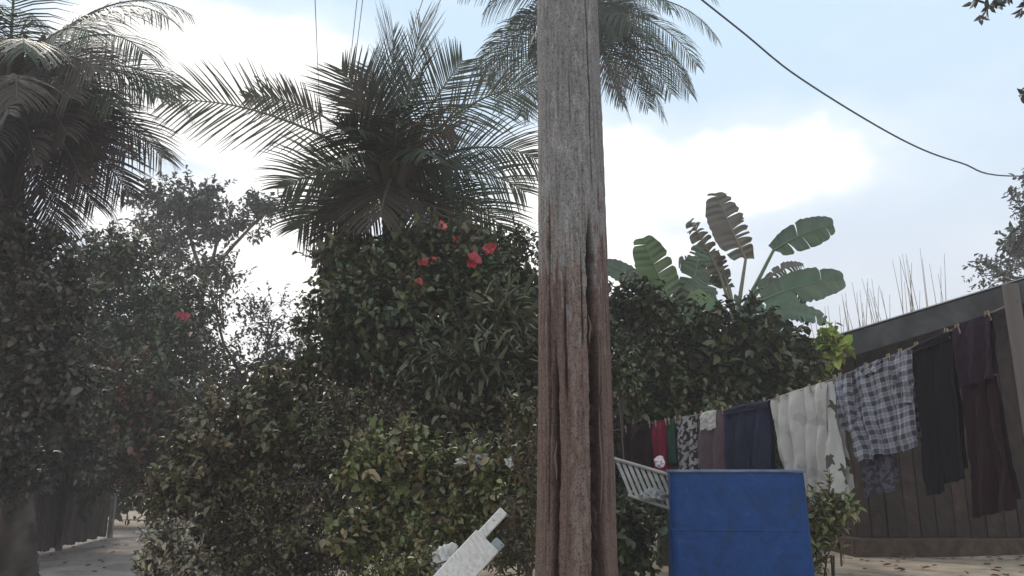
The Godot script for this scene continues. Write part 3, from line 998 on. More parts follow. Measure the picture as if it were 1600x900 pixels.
func build_shrubs() -> void:
	var dark := [Color(0.05, 0.07, 0.026), Color(0.065, 0.085, 0.03), Color(0.08, 0.092, 0.036), Color(0.088, 0.078, 0.04), Color(0.045, 0.068, 0.034)]
	var olive := [Color(0.085, 0.09, 0.032), Color(0.11, 0.1, 0.042), Color(0.07, 0.08, 0.026), Color(0.125, 0.1, 0.054), Color(0.095, 0.075, 0.045)]
	var fresh := [Color(0.12, 0.145, 0.05), Color(0.15, 0.16, 0.065), Color(0.1, 0.13, 0.04), Color(0.19, 0.17, 0.085)]
	var dusty := [Color(0.277, 0.252, 0.187), Color(0.212, 0.203, 0.138), Color(0.325, 0.293, 0.227), Color(0.112, 0.112, 0.069)]
	var bluish := [Color(0.060, 0.072, 0.054), Color(0.072, 0.084, 0.066), Color(0.054, 0.070, 0.048)]
	var red := Color(0.32, 0.022, 0.035)
	# behind the fence and across the far end of the lane
	bush("leafy_tree", "dark broadleaf tree rising behind the plank fence", "tree", "trees along the lane", [
		[Vector3(-8.553, 4.489, -16.000), Vector3(2.0, 1.5, 1.3), 620], [Vector3(-9.273, 3.558, -15.000), Vector3(1.7, 1.5, 1.2), 460], [Vector3(-7.013, 2.950, -15.000), Vector3(1.4, 1.5, 1.2), 460], [Vector3(-8.391, 2.137, -15.500), Vector3(2.2, 1.2, 1.2), 420], [Vector3(-6.817, 4.222, -16.000), Vector3(0.9, 1.2, 0.9), 220], [Vector3(-8.445, 5.851, -16.000), Vector3(1.2, 0.6, 0.9), 130]],
		{"ln": 0.15, "wd": 0.075, "per": 20, "spread": 0.24, "colors": dark, "tree": true, "thick": 0.13, "foot": Vector3(-9.8, 0, -17.4)},
		[[Vector3(-6.116, 4.276, -14.600), 0.12, red], [Vector3(-6.259, 4.344, -14.700), 0.1, red]])
	bush("climbing_vine", "dark leafy vine climbing the trunk of the large left palm", "vine", "", [
		[Vector3(-5.954, 3.535, -9.600), Vector3(0.55, 0.8, 0.35), 300], [Vector3(-6.025, 2.351, -9.600), Vector3(0.6, 0.7, 0.35), 280], [Vector3(-5.562, 2.516, -9.700), Vector3(0.4, 0.6, 0.35), 180], [Vector3(-6.377, 4.278, -9.600), Vector3(0.35, 0.5, 0.3), 120], [Vector3(-5.995, 1.596, -9.600), Vector3(0.4, 0.5, 0.35), 150]],
		{"ln": 0.09, "wd": 0.055, "per": 17, "spread": 0.15, "colors": [Color(0.055, 0.052, 0.036), Color(0.07, 0.062, 0.045), Color(0.05, 0.052, 0.03)], "stems": 3, "thick": 0.02, "foot": Vector3(-6.0, 0, -9.5)})
	bush("leafy_tree", "small tree with rusty red new leaves beside the lane", "tree", "trees along the lane", [
		[Vector3(-5.993, 2.445, -13.000), Vector3(0.75, 0.8, 0.7), 210], [Vector3(-6.114, 1.630, -13.000), Vector3(0.6, 0.65, 0.6), 170], [Vector3(-5.517, 1.832, -13.000), Vector3(0.6, 0.7, 0.6), 170]],
		{"ln": 0.1, "wd": 0.055, "per": 16, "spread": 0.17, "colors": [Color(0.06, 0.075, 0.03), Color(0.075, 0.08, 0.035), Color(0.05, 0.06, 0.025), Color(0.14, 0.065, 0.035)], "tree": true, "thick": 0.05, "foot": Vector3(-5.55, 0, -13)})
	bush("leafy_tree", "hazy grey-green tree standing far off left of the young palm", "tree", "far trees", [
		[Vector3(-10.414, 9.760, -24.000), Vector3(1.5, 0.8, 1.2), 150], [Vector3(-11.030, 8.760, -24.000), Vector3(0.9, 0.7, 0.9), 90], [Vector3(-9.226, 8.971, -24.000), Vector3(1.3, 0.6, 0.9), 70], [Vector3(-7.749, 9.610, -24.000), Vector3(0.8, 0.35, 0.6), 40], [Vector3(-10.016, 7.612, -24.000), Vector3(1.3, 0.7, 0.9), 70]],
		{"ln": 0.17, "wd": 0.08, "per": 18, "spread": 0.3, "colors": bluish, "tree": true, "thick": 0.12, "holes": -0.12})
	bush("leafy_tree", "thin lacy tree showing bright sky between its twigs, left of the palm", "tree", "far trees", [
		[Vector3(-6.619, 5.248, -17.000), Vector3(0.9, 0.9, 0.7), 75], [Vector3(-5.173, 4.675, -17.000), Vector3(1.1, 0.6, 0.7), 80], [Vector3(-5.659, 3.693, -17.000), Vector3(1.5, 0.55, 0.8), 170], [Vector3(-4.555, 3.693, -17.000), Vector3(0.7, 0.8, 0.7), 110], [Vector3(-6.602, 3.417, -17.000), Vector3(0.9, 0.35, 0.7), 40]],
		{"ln": 0.1, "wd": 0.05, "per": 13, "spread": 0.22, "colors": [Color(0.05, 0.05, 0.04), Color(0.06, 0.055, 0.045), Color(0.04, 0.045, 0.03)], "tree": true, "thick": 0.07, "holes": -0.1})
	bush("leafy_tree", "wide dark tree low behind the shrubs at the end of the lane", "tree", "far trees", [
		[Vector3(-7.843, 2.199, -21.000), Vector3(2.4, 1.5, 1.2), 420], [Vector3(-6.208, 2.694, -21.000), Vector3(1.9, 1.3, 1.2), 320], [Vector3(-9.704, 1.382, -22.000), Vector3(2.0, 1.2, 1.2), 300], [Vector3(-3.849, 2.954, -20.000), Vector3(1.8, 1.9, 1.2), 320]],
		{"ln": 0.17, "wd": 0.085, "per": 18, "spread": 0.28, "colors": dark, "tree": true, "thick": 0.14})
	bush("leafy_tree", "dark tree half hidden directly behind the bare trunk", "tree", "far trees", [
		[Vector3(0.846, 3.283, -13.000), Vector3(1.0, 0.9, 0.9), 220], [Vector3(1.350, 2.239, -13.000), Vector3(1.2, 0.8, 0.9), 220], [Vector3(0.207, 2.035, -13.000), Vector3(1.2, 0.8, 0.9), 220], [Vector3(1.020, 1.231, -13.000), Vector3(1.6, 0.5, 0.8), 180]],
		{"ln": 0.12, "wd": 0.065, "per": 17, "spread": 0.22, "colors": dark, "tree": true, "thick": 0.1})
	for q in [[Vector3(-0.834, 3.390, -26.000), "first"], [Vector3(6.061, 3.462, -27.000), "second"], [Vector3(12.748, 3.681, -30.000), "third"]]:
		bush("leafy_tree", "dark low tree in the far background, " + q[1] + " from the left behind the yard", "tree", "far trees", [
			[q[0], Vector3(3.2, 1.8, 1.4), 260], [q[0] + Vector3(2.6, -0.9, 0.3), Vector3(2.6, 1.5, 1.3), 180], [q[0] + Vector3(-2.4, -1.2, 0.2), Vector3(2.4, 1.5, 1.3), 170]],
			{"ln": 0.2, "wd": 0.11, "per": 18, "spread": 0.34, "colors": dark, "tree": true, "thick": 0.16})
	# the flowering mass in the middle
	bush("hibiscus_shrub", "tall dark hibiscus shrub with red flowers below the young palm", "shrub", "", [
		[Vector3(-1.012, 3.032, -8.200), Vector3(0.95, 0.75, 0.7), 620], [Vector3(-0.203, 3.238, -8.200), Vector3(0.6, 0.55, 0.6), 330], [Vector3(-1.618, 3.032, -8.200), Vector3(0.5, 0.55, 0.5), 220], [Vector3(-0.645, 2.273, -8.000), Vector3(1.0, 0.6, 0.7), 560], [Vector3(-1.866, 3.690, -8.600), Vector3(0.42, 0.45, 0.4), 55], [Vector3(0.000, 3.811, -8.500), Vector3(0.3, 0.22, 0.3), 45], [Vector3(-0.774, 3.784, -8.400), Vector3(0.6, 0.35, 0.5), 150], [Vector3(-1.586, 2.293, -8.200), Vector3(0.8, 0.6, 0.6), 330]],
		{"ln": 0.085, "wd": 0.052, "per": 19, "spread": 0.13, "colors": dark, "stems": 5, "thick": 0.035, "foot": Vector3(-0.807, 0.490, -8.100)},
		[[Vector3(-0.875, 3.527, -7.750), 0.075, red], [Vector3(-0.810, 3.554, -7.750), 0.06, red], [Vector3(-0.375, 3.534, -7.600), 0.085, red], [Vector3(-0.394, 3.488, -7.600), 0.06, red], [Vector3(-0.217, 3.639, -7.600), 0.08, red], [Vector3(-0.739, 3.989, -7.950), 0.06, Color(0.5, 0.1, 0.1)], [Vector3(-0.585, 3.827, -7.900), 0.05, Color(0.45, 0.08, 0.08)], [Vector3(-0.916, 3.305, -7.600), 0.05, Color(0.35, 0.06, 0.04)]])
	bush("dense_shrub", "dark green shrub filling the gap below the hibiscus, left of the bare trunk", "shrub", "", [
		[Vector3(-0.172, 1.796, -7.200), Vector3(0.5, 0.45, 0.4), 330], [Vector3(-0.823, 1.746, -7.400), Vector3(0.5, 0.45, 0.4), 300], [Vector3(-0.053, 1.154, -6.800), Vector3(0.4, 0.4, 0.35), 260], [Vector3(-0.562, 0.967, -6.600), Vector3(0.5, 0.3, 0.35), 260], [Vector3(-1.022, 1.149, -6.900), Vector3(0.4, 0.4, 0.35), 220], [Vector3(0.149, 2.275, -7.400), Vector3(0.3, 0.4, 0.3), 130]],
		{"ln": 0.075, "wd": 0.042, "per": 17, "spread": 0.12, "colors": [Color(0.075, 0.078, 0.042), Color(0.09, 0.083, 0.051), Color(0.06, 0.069, 0.033)], "stems": 5, "thick": 0.025, "foot": Vector3(-0.478, 0.325, -7.000)})
	bush("long_leaved_shrub", "shrub with long pale blades in the middle of the hibiscus", "shrub", "", [
		[Vector3(-0.293, 2.488, -7.200), Vector3(0.5, 0.28, 0.3), 90], [Vector3(-0.060, 2.864, -7.300), Vector3(0.25, 0.22, 0.25), 40], [Vector3(-0.642, 2.370, -7.200), Vector3(0.3, 0.2, 0.25), 40]],
		{"ln": 0.2, "wd": 0.035, "per": 9, "spread": 0.12, "colors": [Color(0.09, 0.105, 0.055), Color(0.13, 0.14, 0.09), Color(0.06, 0.075, 0.035)], "stems": 4, "thick": 0.015, "droop": 0.3})
	bush("olive_shrub", "broad olive brown shrub filling the lower middle beside the lane", "shrub", "", [
		[Vector3(-2.113, 1.684, -7.200), Vector3(0.85, 0.6, 0.6), 480], [Vector3(-2.514, 1.196, -7.000), Vector3(0.6, 0.55, 0.5), 360], [Vector3(-1.590, 1.154, -6.800), Vector3(0.75, 0.55, 0.5), 460], [Vector3(-1.335, 1.733, -7.000), Vector3(0.6, 0.5, 0.5), 300], [Vector3(-2.091, 0.751, -6.800), Vector3(0.75, 0.35, 0.5), 300], [Vector3(-2.680, 1.804, -7.400), Vector3(0.4, 0.4, 0.4), 130], [Vector3(-2.816, 1.242, -7.200), Vector3(0.25, 0.35, 0.35), 100]],
		{"ln": 0.06, "wd": 0.032, "per": 20, "spread": 0.12, "colors": olive, "stems": 6, "thick": 0.03, "foot": Vector3(-1.958, 0.226, -7.000)})
	bush("dusty_plant", "low dusty pale plant at the edge of the lane", "plant", "", [
		[Vector3(-2.558, 0.899, -6.200), Vector3(0.19, 0.17, 0.18), 110], [Vector3(-2.365, 0.792, -6.100), Vector3(0.17, 0.13, 0.16), 80], [Vector3(-2.673, 0.763, -6.200), Vector3(0.1, 0.1, 0.1), 40]],
		{"ln": 0.05, "wd": 0.026, "per": 12, "spread": 0.06, "holes": -2.0, "colors": dusty, "stems": 3, "thick": 0.012})
	bush("green_shrub", "fresh yellow-green leafy shrub left of the bare trunk", "shrub", "", [
		[Vector3(-0.840, 1.513, -5.600), Vector3(0.3, 0.26, 0.28), 170], [Vector3(-0.432, 1.386, -5.500), Vector3(0.35, 0.25, 0.28), 190], [Vector3(-0.672, 1.185, -5.400), Vector3(0.35, 0.2, 0.28), 170], [Vector3(-0.042, 1.306, -5.400), Vector3(0.2, 0.28, 0.2), 110], [Vector3(-1.040, 1.048, -5.600), Vector3(0.22, 0.2, 0.22), 90], [Vector3(-0.186, 1.424, -5.250), Vector3(0.24, 0.13, 0.2), 110], [Vector3(0.060, 1.356, -5.100), Vector3(0.12, 0.2, 0.15), 60], [Vector3(-0.323, 1.119, -5.200), Vector3(0.25, 0.18, 0.2), 110]],
		{"ln": 0.062, "wd": 0.036, "per": 13, "spread": 0.085, "colors": fresh, "stems": 5, "thick": 0.02, "holes": -0.2})
	bush("yellow_plant", "small yellow-green plant in front of the white sack", "plant", "", [
		[Vector3(-0.558, 0.897, -4.700), Vector3(0.13, 0.07, 0.1), 50], [Vector3(-0.719, 0.873, -4.700), Vector3(0.13, 0.05, 0.1), 30]],
		{"ln": 0.05, "wd": 0.024, "per": 10, "spread": 0.05, "holes": -2.0, "colors": [Color(0.16, 0.17, 0.05), Color(0.12, 0.13, 0.04)], "stems": 3, "thick": 0.008})
	bush("vine_shrub", "dark twiggy shrub close against the left edge of the bare trunk", "shrub", "", [
		[Vector3(0.058, 1.399, -4.900), Vector3(0.1, 0.3, 0.15), 80], [Vector3(0.019, 1.042, -4.800), Vector3(0.13, 0.16, 0.15), 50], [Vector3(0.083, 1.796, -5.200), Vector3(0.12, 0.2, 0.15), 50]],
		{"ln": 0.045, "wd": 0.02, "per": 10, "spread": 0.07, "colors": olive, "stems": 3, "thick": 0.012})
	# right of the trunk
	bush("dense_shrub", "dense dark green shrub under the banana leaves right of the trunk", "shrub", "", [
		[Vector3(1.640, 2.817, -9.600), Vector3(0.85, 0.7, 0.7), 460], [Vector3(2.577, 2.817, -9.600), Vector3(0.95, 0.6, 0.7), 480], [Vector3(3.184, 2.583, -9.600), Vector3(0.55, 0.42, 0.5), 200], [Vector3(1.881, 2.109, -9.400), Vector3(1.1, 0.5, 0.6), 380], [Vector3(2.934, 2.109, -9.400), Vector3(0.7, 0.4, 0.5), 200], [Vector3(1.424, 3.373, -9.600), Vector3(0.5, 0.3, 0.5), 110], [Vector3(1.465, 1.450, -9.300), Vector3(0.9, 0.6, 0.5), 300], [Vector3(2.779, 1.447, -9.800), Vector3(1.0, 0.6, 0.4), 300]],
		{"ln": 0.1, "wd": 0.055, "per": 19, "spread": 0.15, "colors": dark, "stems": 6, "thick": 0.04, "foot": Vector3(2.081, 0.725, -9.600)})
	bush("yellow_leaf_shrub", "lighter green shrub just right of the bare trunk", "shrub", "", [
		[Vector3(1.015, 2.357, -7.600), Vector3(0.16, 0.3, 0.2), 70], [Vector3(0.894, 0.967, -6.600), Vector3(0.22, 0.25, 0.2), 110], [Vector3(1.235, 1.133, -7.200), Vector3(0.25, 0.2, 0.2), 90]],
		{"ln": 0.08, "wd": 0.045, "per": 11, "spread": 0.1, "colors": [Color(0.08, 0.1, 0.03), Color(0.06, 0.075, 0.025), Color(0.05, 0.055, 0.025)], "stems": 4, "thick": 0.02})
	bush("house_plant", "small weedy plant at the foot of the white cloth", "plant", "", [
		[Vector3(2.377, 1.182, -6.250), Vector3(0.17, 0.12, 0.14), 80], [Vector3(2.294, 0.949, -6.250), Vector3(0.12, 0.15, 0.12), 40]],
		{"ln": 0.07, "wd": 0.03, "per": 10, "spread": 0.08, "colors": fresh, "stems": 3, "thick": 0.01})
	bush("corner_vine", "lime green sprig of leaves at the roof corner", "vine", "", [
		[Vector3(3.940, 2.950, -9.700), Vector3(0.14, 0.2, 0.1), 34], [Vector3(3.731, 2.633, -9.700), Vector3(0.12, 0.1, 0.1), 18]],
		{"ln": 0.11, "wd": 0.07, "per": 9, "spread": 0.07, "holes": -2.0, "colors": [Color(0.3, 0.4, 0.08), Color(0.24, 0.34, 0.07), Color(0.36, 0.42, 0.12)], "stems": 1, "thick": 0.012})
	# behind the house
	bush("leafy_tree", "tree top showing above the roof at the right edge", "tree", "far trees", [
		[Vector3(12.806, 7.164, -19.000), Vector3(0.5, 0.8, 0.6), 60], [Vector3(13.871, 7.836, -19.000), Vector3(1.0, 1.4, 0.9), 200], [Vector3(12.041, 6.257, -19.000), Vector3(0.7, 0.35, 0.6), 45]],
		{"ln": 0.15, "wd": 0.07, "per": 15, "spread": 0.2, "colors": bluish, "tree": true, "thick": 0.1, "holes": -0.12})
	# a near branch that reaches into the top right corner
	var nb := thing("overhanging_tree", "leafy branch tips reaching down into the top right corner", "tree", Vector3(6.6, 0.38, -6.5))
	var wm := Mesher.new()
	var lm := Mesher.new()
	var o := Vector3(6.6, 0.38, -6.5)
	var fork := Vector3(6.3, 5.9, -6.6)
	tube(wm, [Vector3.ZERO, Vector3(0.1, 2.6, 0), fork - o], [0.16, 0.12, 0.07], 9, Color(0.1, 0.085, 0.07))
	for tip in [Vector3(4.597, 5.803, -7.000), Vector3(4.546, 5.993, -7.000), Vector3(4.816, 5.930, -7.000), Vector3(5.000, 5.888, -7.000), Vector3(4.897, 4.996, -7.000), Vector3(5.260, 5.608, -7.000), Vector3(4.876, 6.460, -7.000), Vector3(5.476, 6.606, -7.000), Vector3(5.526, 4.929, -7.000)]:
		var t: Vector3 = tip
		var up := t + Vector3(0.25, 0.32, 0.02)
		tube(wm, [fork - o, (fork.lerp(up, 0.6)) - o + Vector3(0, 0.3, 0), up - o, t - o], [0.05, 0.03, 0.012, 0.004], 5, Color(0.1, 0.085, 0.07))
		for k in 16:
			var p := up.lerp(t, rng.randf()) - o
			leaf(lm, p, (Vector3.DOWN * 0.7 + rv()).normalized(), rv(), rng.randf_range(0.08, 0.13), 0.045, vary(Color(0.05, 0.06, 0.045), 0.25))
	part("trunk", wm.mesh(), mats.wood, nb)
	part("crown", lm.mesh(), mats.leaf, nb)
	# thin dry stalks above the roof line
	for k in 46:
		var px := 1275.0 + k * 4.4 + rng.randf_range(-6, 6)
		var s := (px - 1280.0) / 200.0
		var x := (px - 800.0) / 1236.0 * 14.2 / 0.985
		var hgt := 3.9 + 1.1 * s + rng.randf_range(-0.25, 0.55)
		var st := thing("dry_stalk", "thin dry reed stalk in the clump above the roof corner", "stalk", Vector3(x, 0.35, -17.0 + rng.randf_range(-0.3, 0.3)), "dry stalks behind the house")
		st.position.x = x * 17.0 / 14.2
		var sm := Mesher.new()
		var ln := rng.randf_range(-0.35, 0.35)
		hgt *= 1.12
		tube(sm, [Vector3.ZERO, Vector3(0.05, hgt * 0.6, 0), Vector3(ln, hgt, 0)], [0.02, 0.013, 0.004], 4, vary(Color(0.22, 0.19, 0.14), 0.2))
		part("stem", sm.mesh(), mats.wood, st)

func build_bananas() -> void:
	var c1 := Color(0.06, 0.1, 0.055)
	var c2 := Color(0.07, 0.125, 0.045)
	var c3 := Color(0.1, 0.095, 0.07)
	var cam := Vector3(0, -0.1, 1)
	var foot := Vector3(2.837, 0.971, -10.400)
	foot.y = ground_at(foot.x, foot.z) - 0.05
	var a := thing("banana_plant", "banana plant with ragged leaves spread against the sky", "banana plant", foot, "banana plants")
	var stem := Mesher.new()
	var hub := Vector3(2.991, 3.399, -10.400)
	tube(stem, [Vector3.ZERO, (hub - foot) * 0.5 + Vector3(0.03, 0, 0), hub - foot], [0.13, 0.11, 0.07], 12, Color(0.1, 0.1, 0.06))
	part("pseudostem", stem.mesh(), mats.bark, a)
	var leaves := [
		[Vector3(3.177, 4.283, -10.400), Vector3(2.849, 5.265, -10.500), 0.58, cam + Vector3(0.25, 0, 0), 0.5, -0.02, c3],
		[Vector3(3.492, 4.345, -10.200), Vector3(4.244, 4.640, -10.000), 0.42, cam + Vector3(0, 0.2, 0), 0.12, 0.06, c1],
		[Vector3(3.225, 3.620, -10.000), Vector3(4.267, 3.885, -9.900), 0.48, cam + Vector3(0, 0.4, 0), 0.12, 0.05, c1],
		[Vector3(3.059, 3.432, -9.900), Vector3(3.909, 3.312, -9.700), 0.4, cam + Vector3(0, 0.9, 0), 0.3, 0.12, c1],
		[Vector3(2.843, 4.084, -10.500), Vector3(2.494, 4.894, -10.600), 0.3, cam + Vector3(-0.5, 0, 0), 0.75, 0.05, c3],
		[Vector3(3.020, 3.950, -10.700), Vector3(2.348, 4.343, -10.800), 0.36, cam + Vector3(0, 0.3, 0), 0.4, 0.12, c1],
		[Vector3(3.482, 4.017, -10.600), Vector3(4.067, 4.271, -10.700), 0.2, cam + Vector3(0.2, 0.6, 0), 0.8, 0.12, c3],
		[Vector3(2.646, 3.620, -10.000), Vector3(2.194, 2.974, -9.600), 0.42, cam + Vector3(0.1, 0.6, 0), 0.3, 0.3, c2],
		[Vector3(3.166, 3.368, -10.000), Vector3(3.597, 2.965, -9.800), 0.36, cam + Vector3(0.1, 0.6, 0), 0.3, 0.25, c1],
		[Vector3(3.214, 3.792, -10.200), Vector3(3.860, 3.658, -10.100), 0.34, cam + Vector3(0.1, 0.3, 0), 0.45, 0.18, c1],
		[Vector3(2.953, 4.017, -10.600), Vector3(2.764, 4.512, -10.800), 0.3, cam + Vector3(-0.3, 0.1, 0), 0.6, 0.1, c3]]
	for l in leaves:
		banana_leaf(a, hub - foot, l[0] - foot, l[1] - foot, l[2], (l[3] as Vector3).normalized(), l[4], l[5], l[6])
	var foot2 := Vector3(1.832, 0.991, -10.000)
	foot2.y = ground_at(foot2.x, foot2.z) - 0.05
	var b := thing("banana_plant", "smaller banana plant with broad upright green leaf beside the bare trunk", "banana plant", foot2, "banana plants")
	var hub2 := Vector3(2.041, 3.036, -10.000)
	var stem2 := Mesher.new()
	tube(stem2, [Vector3.ZERO, (hub2 - foot2) * 0.5, hub2 - foot2], [0.11, 0.09, 0.06], 12, Color(0.1, 0.1, 0.06))
	part("pseudostem", stem2.mesh(), mats.bark, b)
	var leaves2 := [
		[Vector3(2.080, 3.536, -10.000), Vector3(1.735, 4.493, -10.100), 0.5, cam, 0.08, -0.02, c2],
		[Vector3(1.821, 3.662, -10.000), Vector3(1.182, 4.142, -10.100), 0.32, cam + Vector3(0, 0.4, 0), 0.15, 0.1, c1],
		[Vector3(1.615, 3.413, -9.800), Vector3(1.023, 3.133, -9.600), 0.45, cam + Vector3(0, 0.7, 0), 0.2, 0.2, c2],
		[Vector3(2.270, 3.536, -10.000), Vector3(2.503, 4.378, -10.100), 0.4, cam, 0.5, 0.0, c1],
		[Vector3(2.280, 3.349, -9.900), Vector3(2.470, 3.851, -9.900), 0.5, cam + Vector3(0.2, 0.2, 0), 0.3, 0.0, c1],
		[Vector3(1.749, 3.150, -9.700), Vector3(1.407, 2.560, -9.400), 0.45, cam + Vector3(0, 0.6, 0), 0.2, 0.25, c2],
		[Vector3(2.146, 3.150, -9.700), Vector3(2.319, 2.560, -9.400), 0.4, cam + Vector3(0, 0.6, 0), 0.2, 0.25, c1]]
	for l in leaves2:
		banana_leaf(b, hub2 - foot2, l[0] - foot2, l[1] - foot2, l[2], (l[3] as Vector3).normalized(), l[4], l[5], l[6])

func cable(called: String, label: String, group: String, pts: Array, r: float, mat: Material, cat := "cable") -> void:
	var cv := Curve3D.new()
	for k in pts.size():
		var d: Vector3 = (pts[mini(k + 1, pts.size() - 1)] - pts[maxi(k - 1, 0)]) / 6.0
		cv.add_point(pts[k] - pts[0], -d, d)
	cv.bake_interval = 0.15
	var bp := cv.get_baked_points()
	var rr := []
	var pp := []
	for p in bp:
		pp.append(p)
		rr.append(r)
	var m := Mesher.new()
	tube(m, pp, rr, 6, Color.WHITE)
	var o := part(called, m.mesh(), mat, self, pts[0])
	tag(o, label, cat, group)

func build_wires() -> void:
	cable("power_cable", "dark cable sagging across the sky right of the bare trunk", "overhead cables", [Vector3(0.508, 4.660, -4.050), Vector3(1.414, 4.221, -4.500), Vector3(1.909, 4.026, -4.800), Vector3(2.782, 3.817, -5.300), Vector3(3.436, 3.792, -5.700), Vector3(4.255, 3.874, -6.200), Vector3(7.104, 4.509, -7.500)], 0.006, mats.wire)
	var foot := Vector3(-9.494, 0.632, -42.000)
	foot.y = 0.0
	var t := thing("utility_pole", "distant utility pole behind the young palm", "utility pole", foot)
	var m := Mesher.new()
	var topp := Vector3(-10.252, 15.207, -42.000) - foot
	tube(m, [Vector3.ZERO, topp + Vector3(0, 0.6, 0)], [0.16, 0.1], 10, Color(0.12, 0.11, 0.1))
	part("pole", m.mesh(), mats.wood, t)
	var c := Mesher.new()
	box(c, Vector3(-1.0, topp.y - 0.12, 0.12), Vector3(1.0, topp.y - 0.01, 0.24), Color(0.12, 0.11, 0.1), 0.01)
	part("crossarm", c.mesh(), mats.wood, t)
	var ends := [[-0.9, Vector3(-4.192, 11.357, -15.000)], [-0.4, Vector3(-3.280, 11.357, -15.000)], [-0.3, Vector3(-3.157, 11.357, -15.000)], [0.4, Vector3(-1.851, 11.357, -15.000)], [0.9, Vector3(-1.470, 11.357, -15.000)]]
	var names := ["first from the left", "second from the left", "third from the left", "fourth from the left", "fifth from the left"]
	for k in 5:
		var e: Array = ends[k]
		var far_end: Vector3 = foot + Vector3(e[0], topp.y + 0.01, 0.18)
		cable("power_cable", "thin overhead cable above the young palm, " + names[k], "overhead cables", [far_end, far_end.lerp(e[1], 0.5) - Vector3(0, 0.12, 0), e[1], e[1] + ((e[1] as Vector3) - far_end) * 0.5 + Vector3(0, 0.25, 0)], 0.009, mats.wire)

func build_laundry() -> void:
	# the line runs from a post behind the trunk to a post at the right, coming nearer
	var pts := [Vector3(0.981, 1.890, -8.800), Vector3(1.599, 1.986, -8.000), Vector3(2.194, 2.076, -7.000), Vector3(2.520, 2.181, -6.500), Vector3(2.884, 2.348, -5.800), Vector3(3.192, 2.515, -5.200), Vector3(3.266, 2.560, -5.000)]
	cable("clothes_line", "thin rope of the washing line strung between two posts", "", pts, 0.005, mats.rope, "clothes line")
	for e in [[0, "rough wooden post holding the far end of the washing line", 0.05], [6, "grey wooden post holding the near end of the washing line", 0.055]]:
		var p: Vector3 = pts[e[0]]
		var gy := ground_at(p.x, p.z) - 0.05
		var t := thing("line_post", e[1], "post", Vector3(p.x, gy, p.z - 0.055), "washing line posts")
		var m := Mesher.new()
		var h := p.y - gy + 0.12
		tube(m, [Vector3.ZERO, Vector3(0.01, h * 0.5, 0), Vector3(0, h, 0), Vector3(0, h + 0.004, 0)], [e[2], e[2] * 0.95, e[2] * 0.85, 0.001], 10, Color(0.13, 0.12, 0.115))
		part("shaft", m.mesh(), mats.wood, t)
	var on := func(px: float) -> Vector3:
		# the point of the line straight behind that bearing
		var bx := (px - 800.0)
		for k in pts.size() - 1:
			var a: Vector3 = pts[k]
			var b: Vector3 = pts[k + 1]
			var ta := a.x / -a.z
			var tb := b.x / -b.z
			var tt := bx / 1236.0 * 1.0257
			if tt <= tb or k == pts.size() - 2:
				# solve along the segment for x = -tt * z
				var s := (-tt * a.z - a.x) / ((b.x - a.x) + tt * (b.z - a.z))
				return a.lerp(b, clampf(s, 0, 1)) + Vector3(0, -0.004, 0)
		return pts[0]
	var navy := cloth_material(Color(0.022, 0.025, 0.048))
	var black := cloth_material(Color(0.012, 0.011, 0.014))
	var maroon := cloth_material(Color(0.022, 0.011, 0.015))
	var plum := cloth_material(Color(0.025, 0.016, 0.024))
	var mauve := cloth_material(Color(0.1, 0.073, 0.082))
	var white := print_material(blotch_image(Color(0.42, 0.41, 0.39), Color(0.34, 0.33, 0.31), 3, 0.02, 0.25), 1.3)
	var stained := print_material(blotch_image(Color(0.52, 0.52, 0.5), Color(0.1, 0.1, 0.08), 12, 0.022, 0.33), 2.0)
	var pink := cloth_material(Color(0.2, 0.016, 0.045))
	var green := cloth_material(Color(0.025, 0.06, 0.045))
	var printed := print_material(blotch_image(Color(0.3, 0.28, 0.29), Color(0.03, 0.03, 0.035), 6, 0.04, 0.02), 3.0)
	var lilac := print_material(blotch_image(Color(0.09, 0.083, 0.11), Color(0.04, 0.036, 0.048), 8, 0.05, 0.0), 3.0)
	var plaid := print_material(plaid_image(), 7.0)
	var g := "washing on the line"
	var hang := func(called: String, label: String, cat: String, x0: float, x1: float) -> Array:
		var a: Vector3 = on.call(x0)
		var b: Vector3 = on.call(x1)
		var t := thing(called, label, cat, a, g)
		var along := (b - a)
		for s in [0.12, 0.88]:
			var q: Vector3 = along * s
			for j in [-1.0, 1.0]:
				var pm := Mesher.new()
				box(pm, Vector3(-0.006, -0.045, -0.004), Vector3(0.006, 0.03, 0.004), Color(0.25, 0.2, 0.14), 0.002, Basis(Vector3.RIGHT, -0.25 * j), q + Vector3(0, 0, 0.022 * j))
				part("clothes_peg", pm.mesh(), mats.wood, t)
		return [t, Vector3.ZERO, along]
	var r: Array
	r = hang.call("dark_cloth", "dark maroon cloth at the far end of the washing line", "cloth", 965, 1012)
	sheet(r[0], "fabric", r[1], r[2], 0.5, maroon, 1, 2.0, 0.02)
	r = hang.call("pink_cloth", "narrow crimson pink cloth on the washing line", "cloth", 1013, 1033)
	sheet(r[0], "fabric", r[1], r[2], 0.5, pink, 2, 1.5, 0.015)
	r = hang.call("green_cloth", "narrow dark green cloth beside the crimson one on the line", "cloth", 1034, 1047)
	sheet(r[0], "fabric", r[1], r[2], 0.42, green, 3, 1.0, 0.012)
	r = hang.call("print_shirt", "black and white printed cloth hanging above the blue box's left end", "cloth", 1049, 1080)
	sheet(r[0], "fabric", r[1], r[2], 0.55, printed, 4, 2.0, 0.02)
	r = hang.call("mauve_cloth", "dull mauve cloth between the printed cloth and the navy trousers", "cloth", 1081, 1122)
	sheet(r[0], "fabric", r[1], r[2], 0.6, mauve, 5, 2.0, 0.02)
	r = hang.call("white_rag", "small white rag pinned over the mauve cloth", "rag", 1082, 1106)
	sheet(r[0], "fabric", r[1] + Vector3(0.012, 0.006, 0.045), r[2] + Vector3(0.012, 0.006, 0.045), 0.17, white, 6, 1.5, 0.012, 0.1)
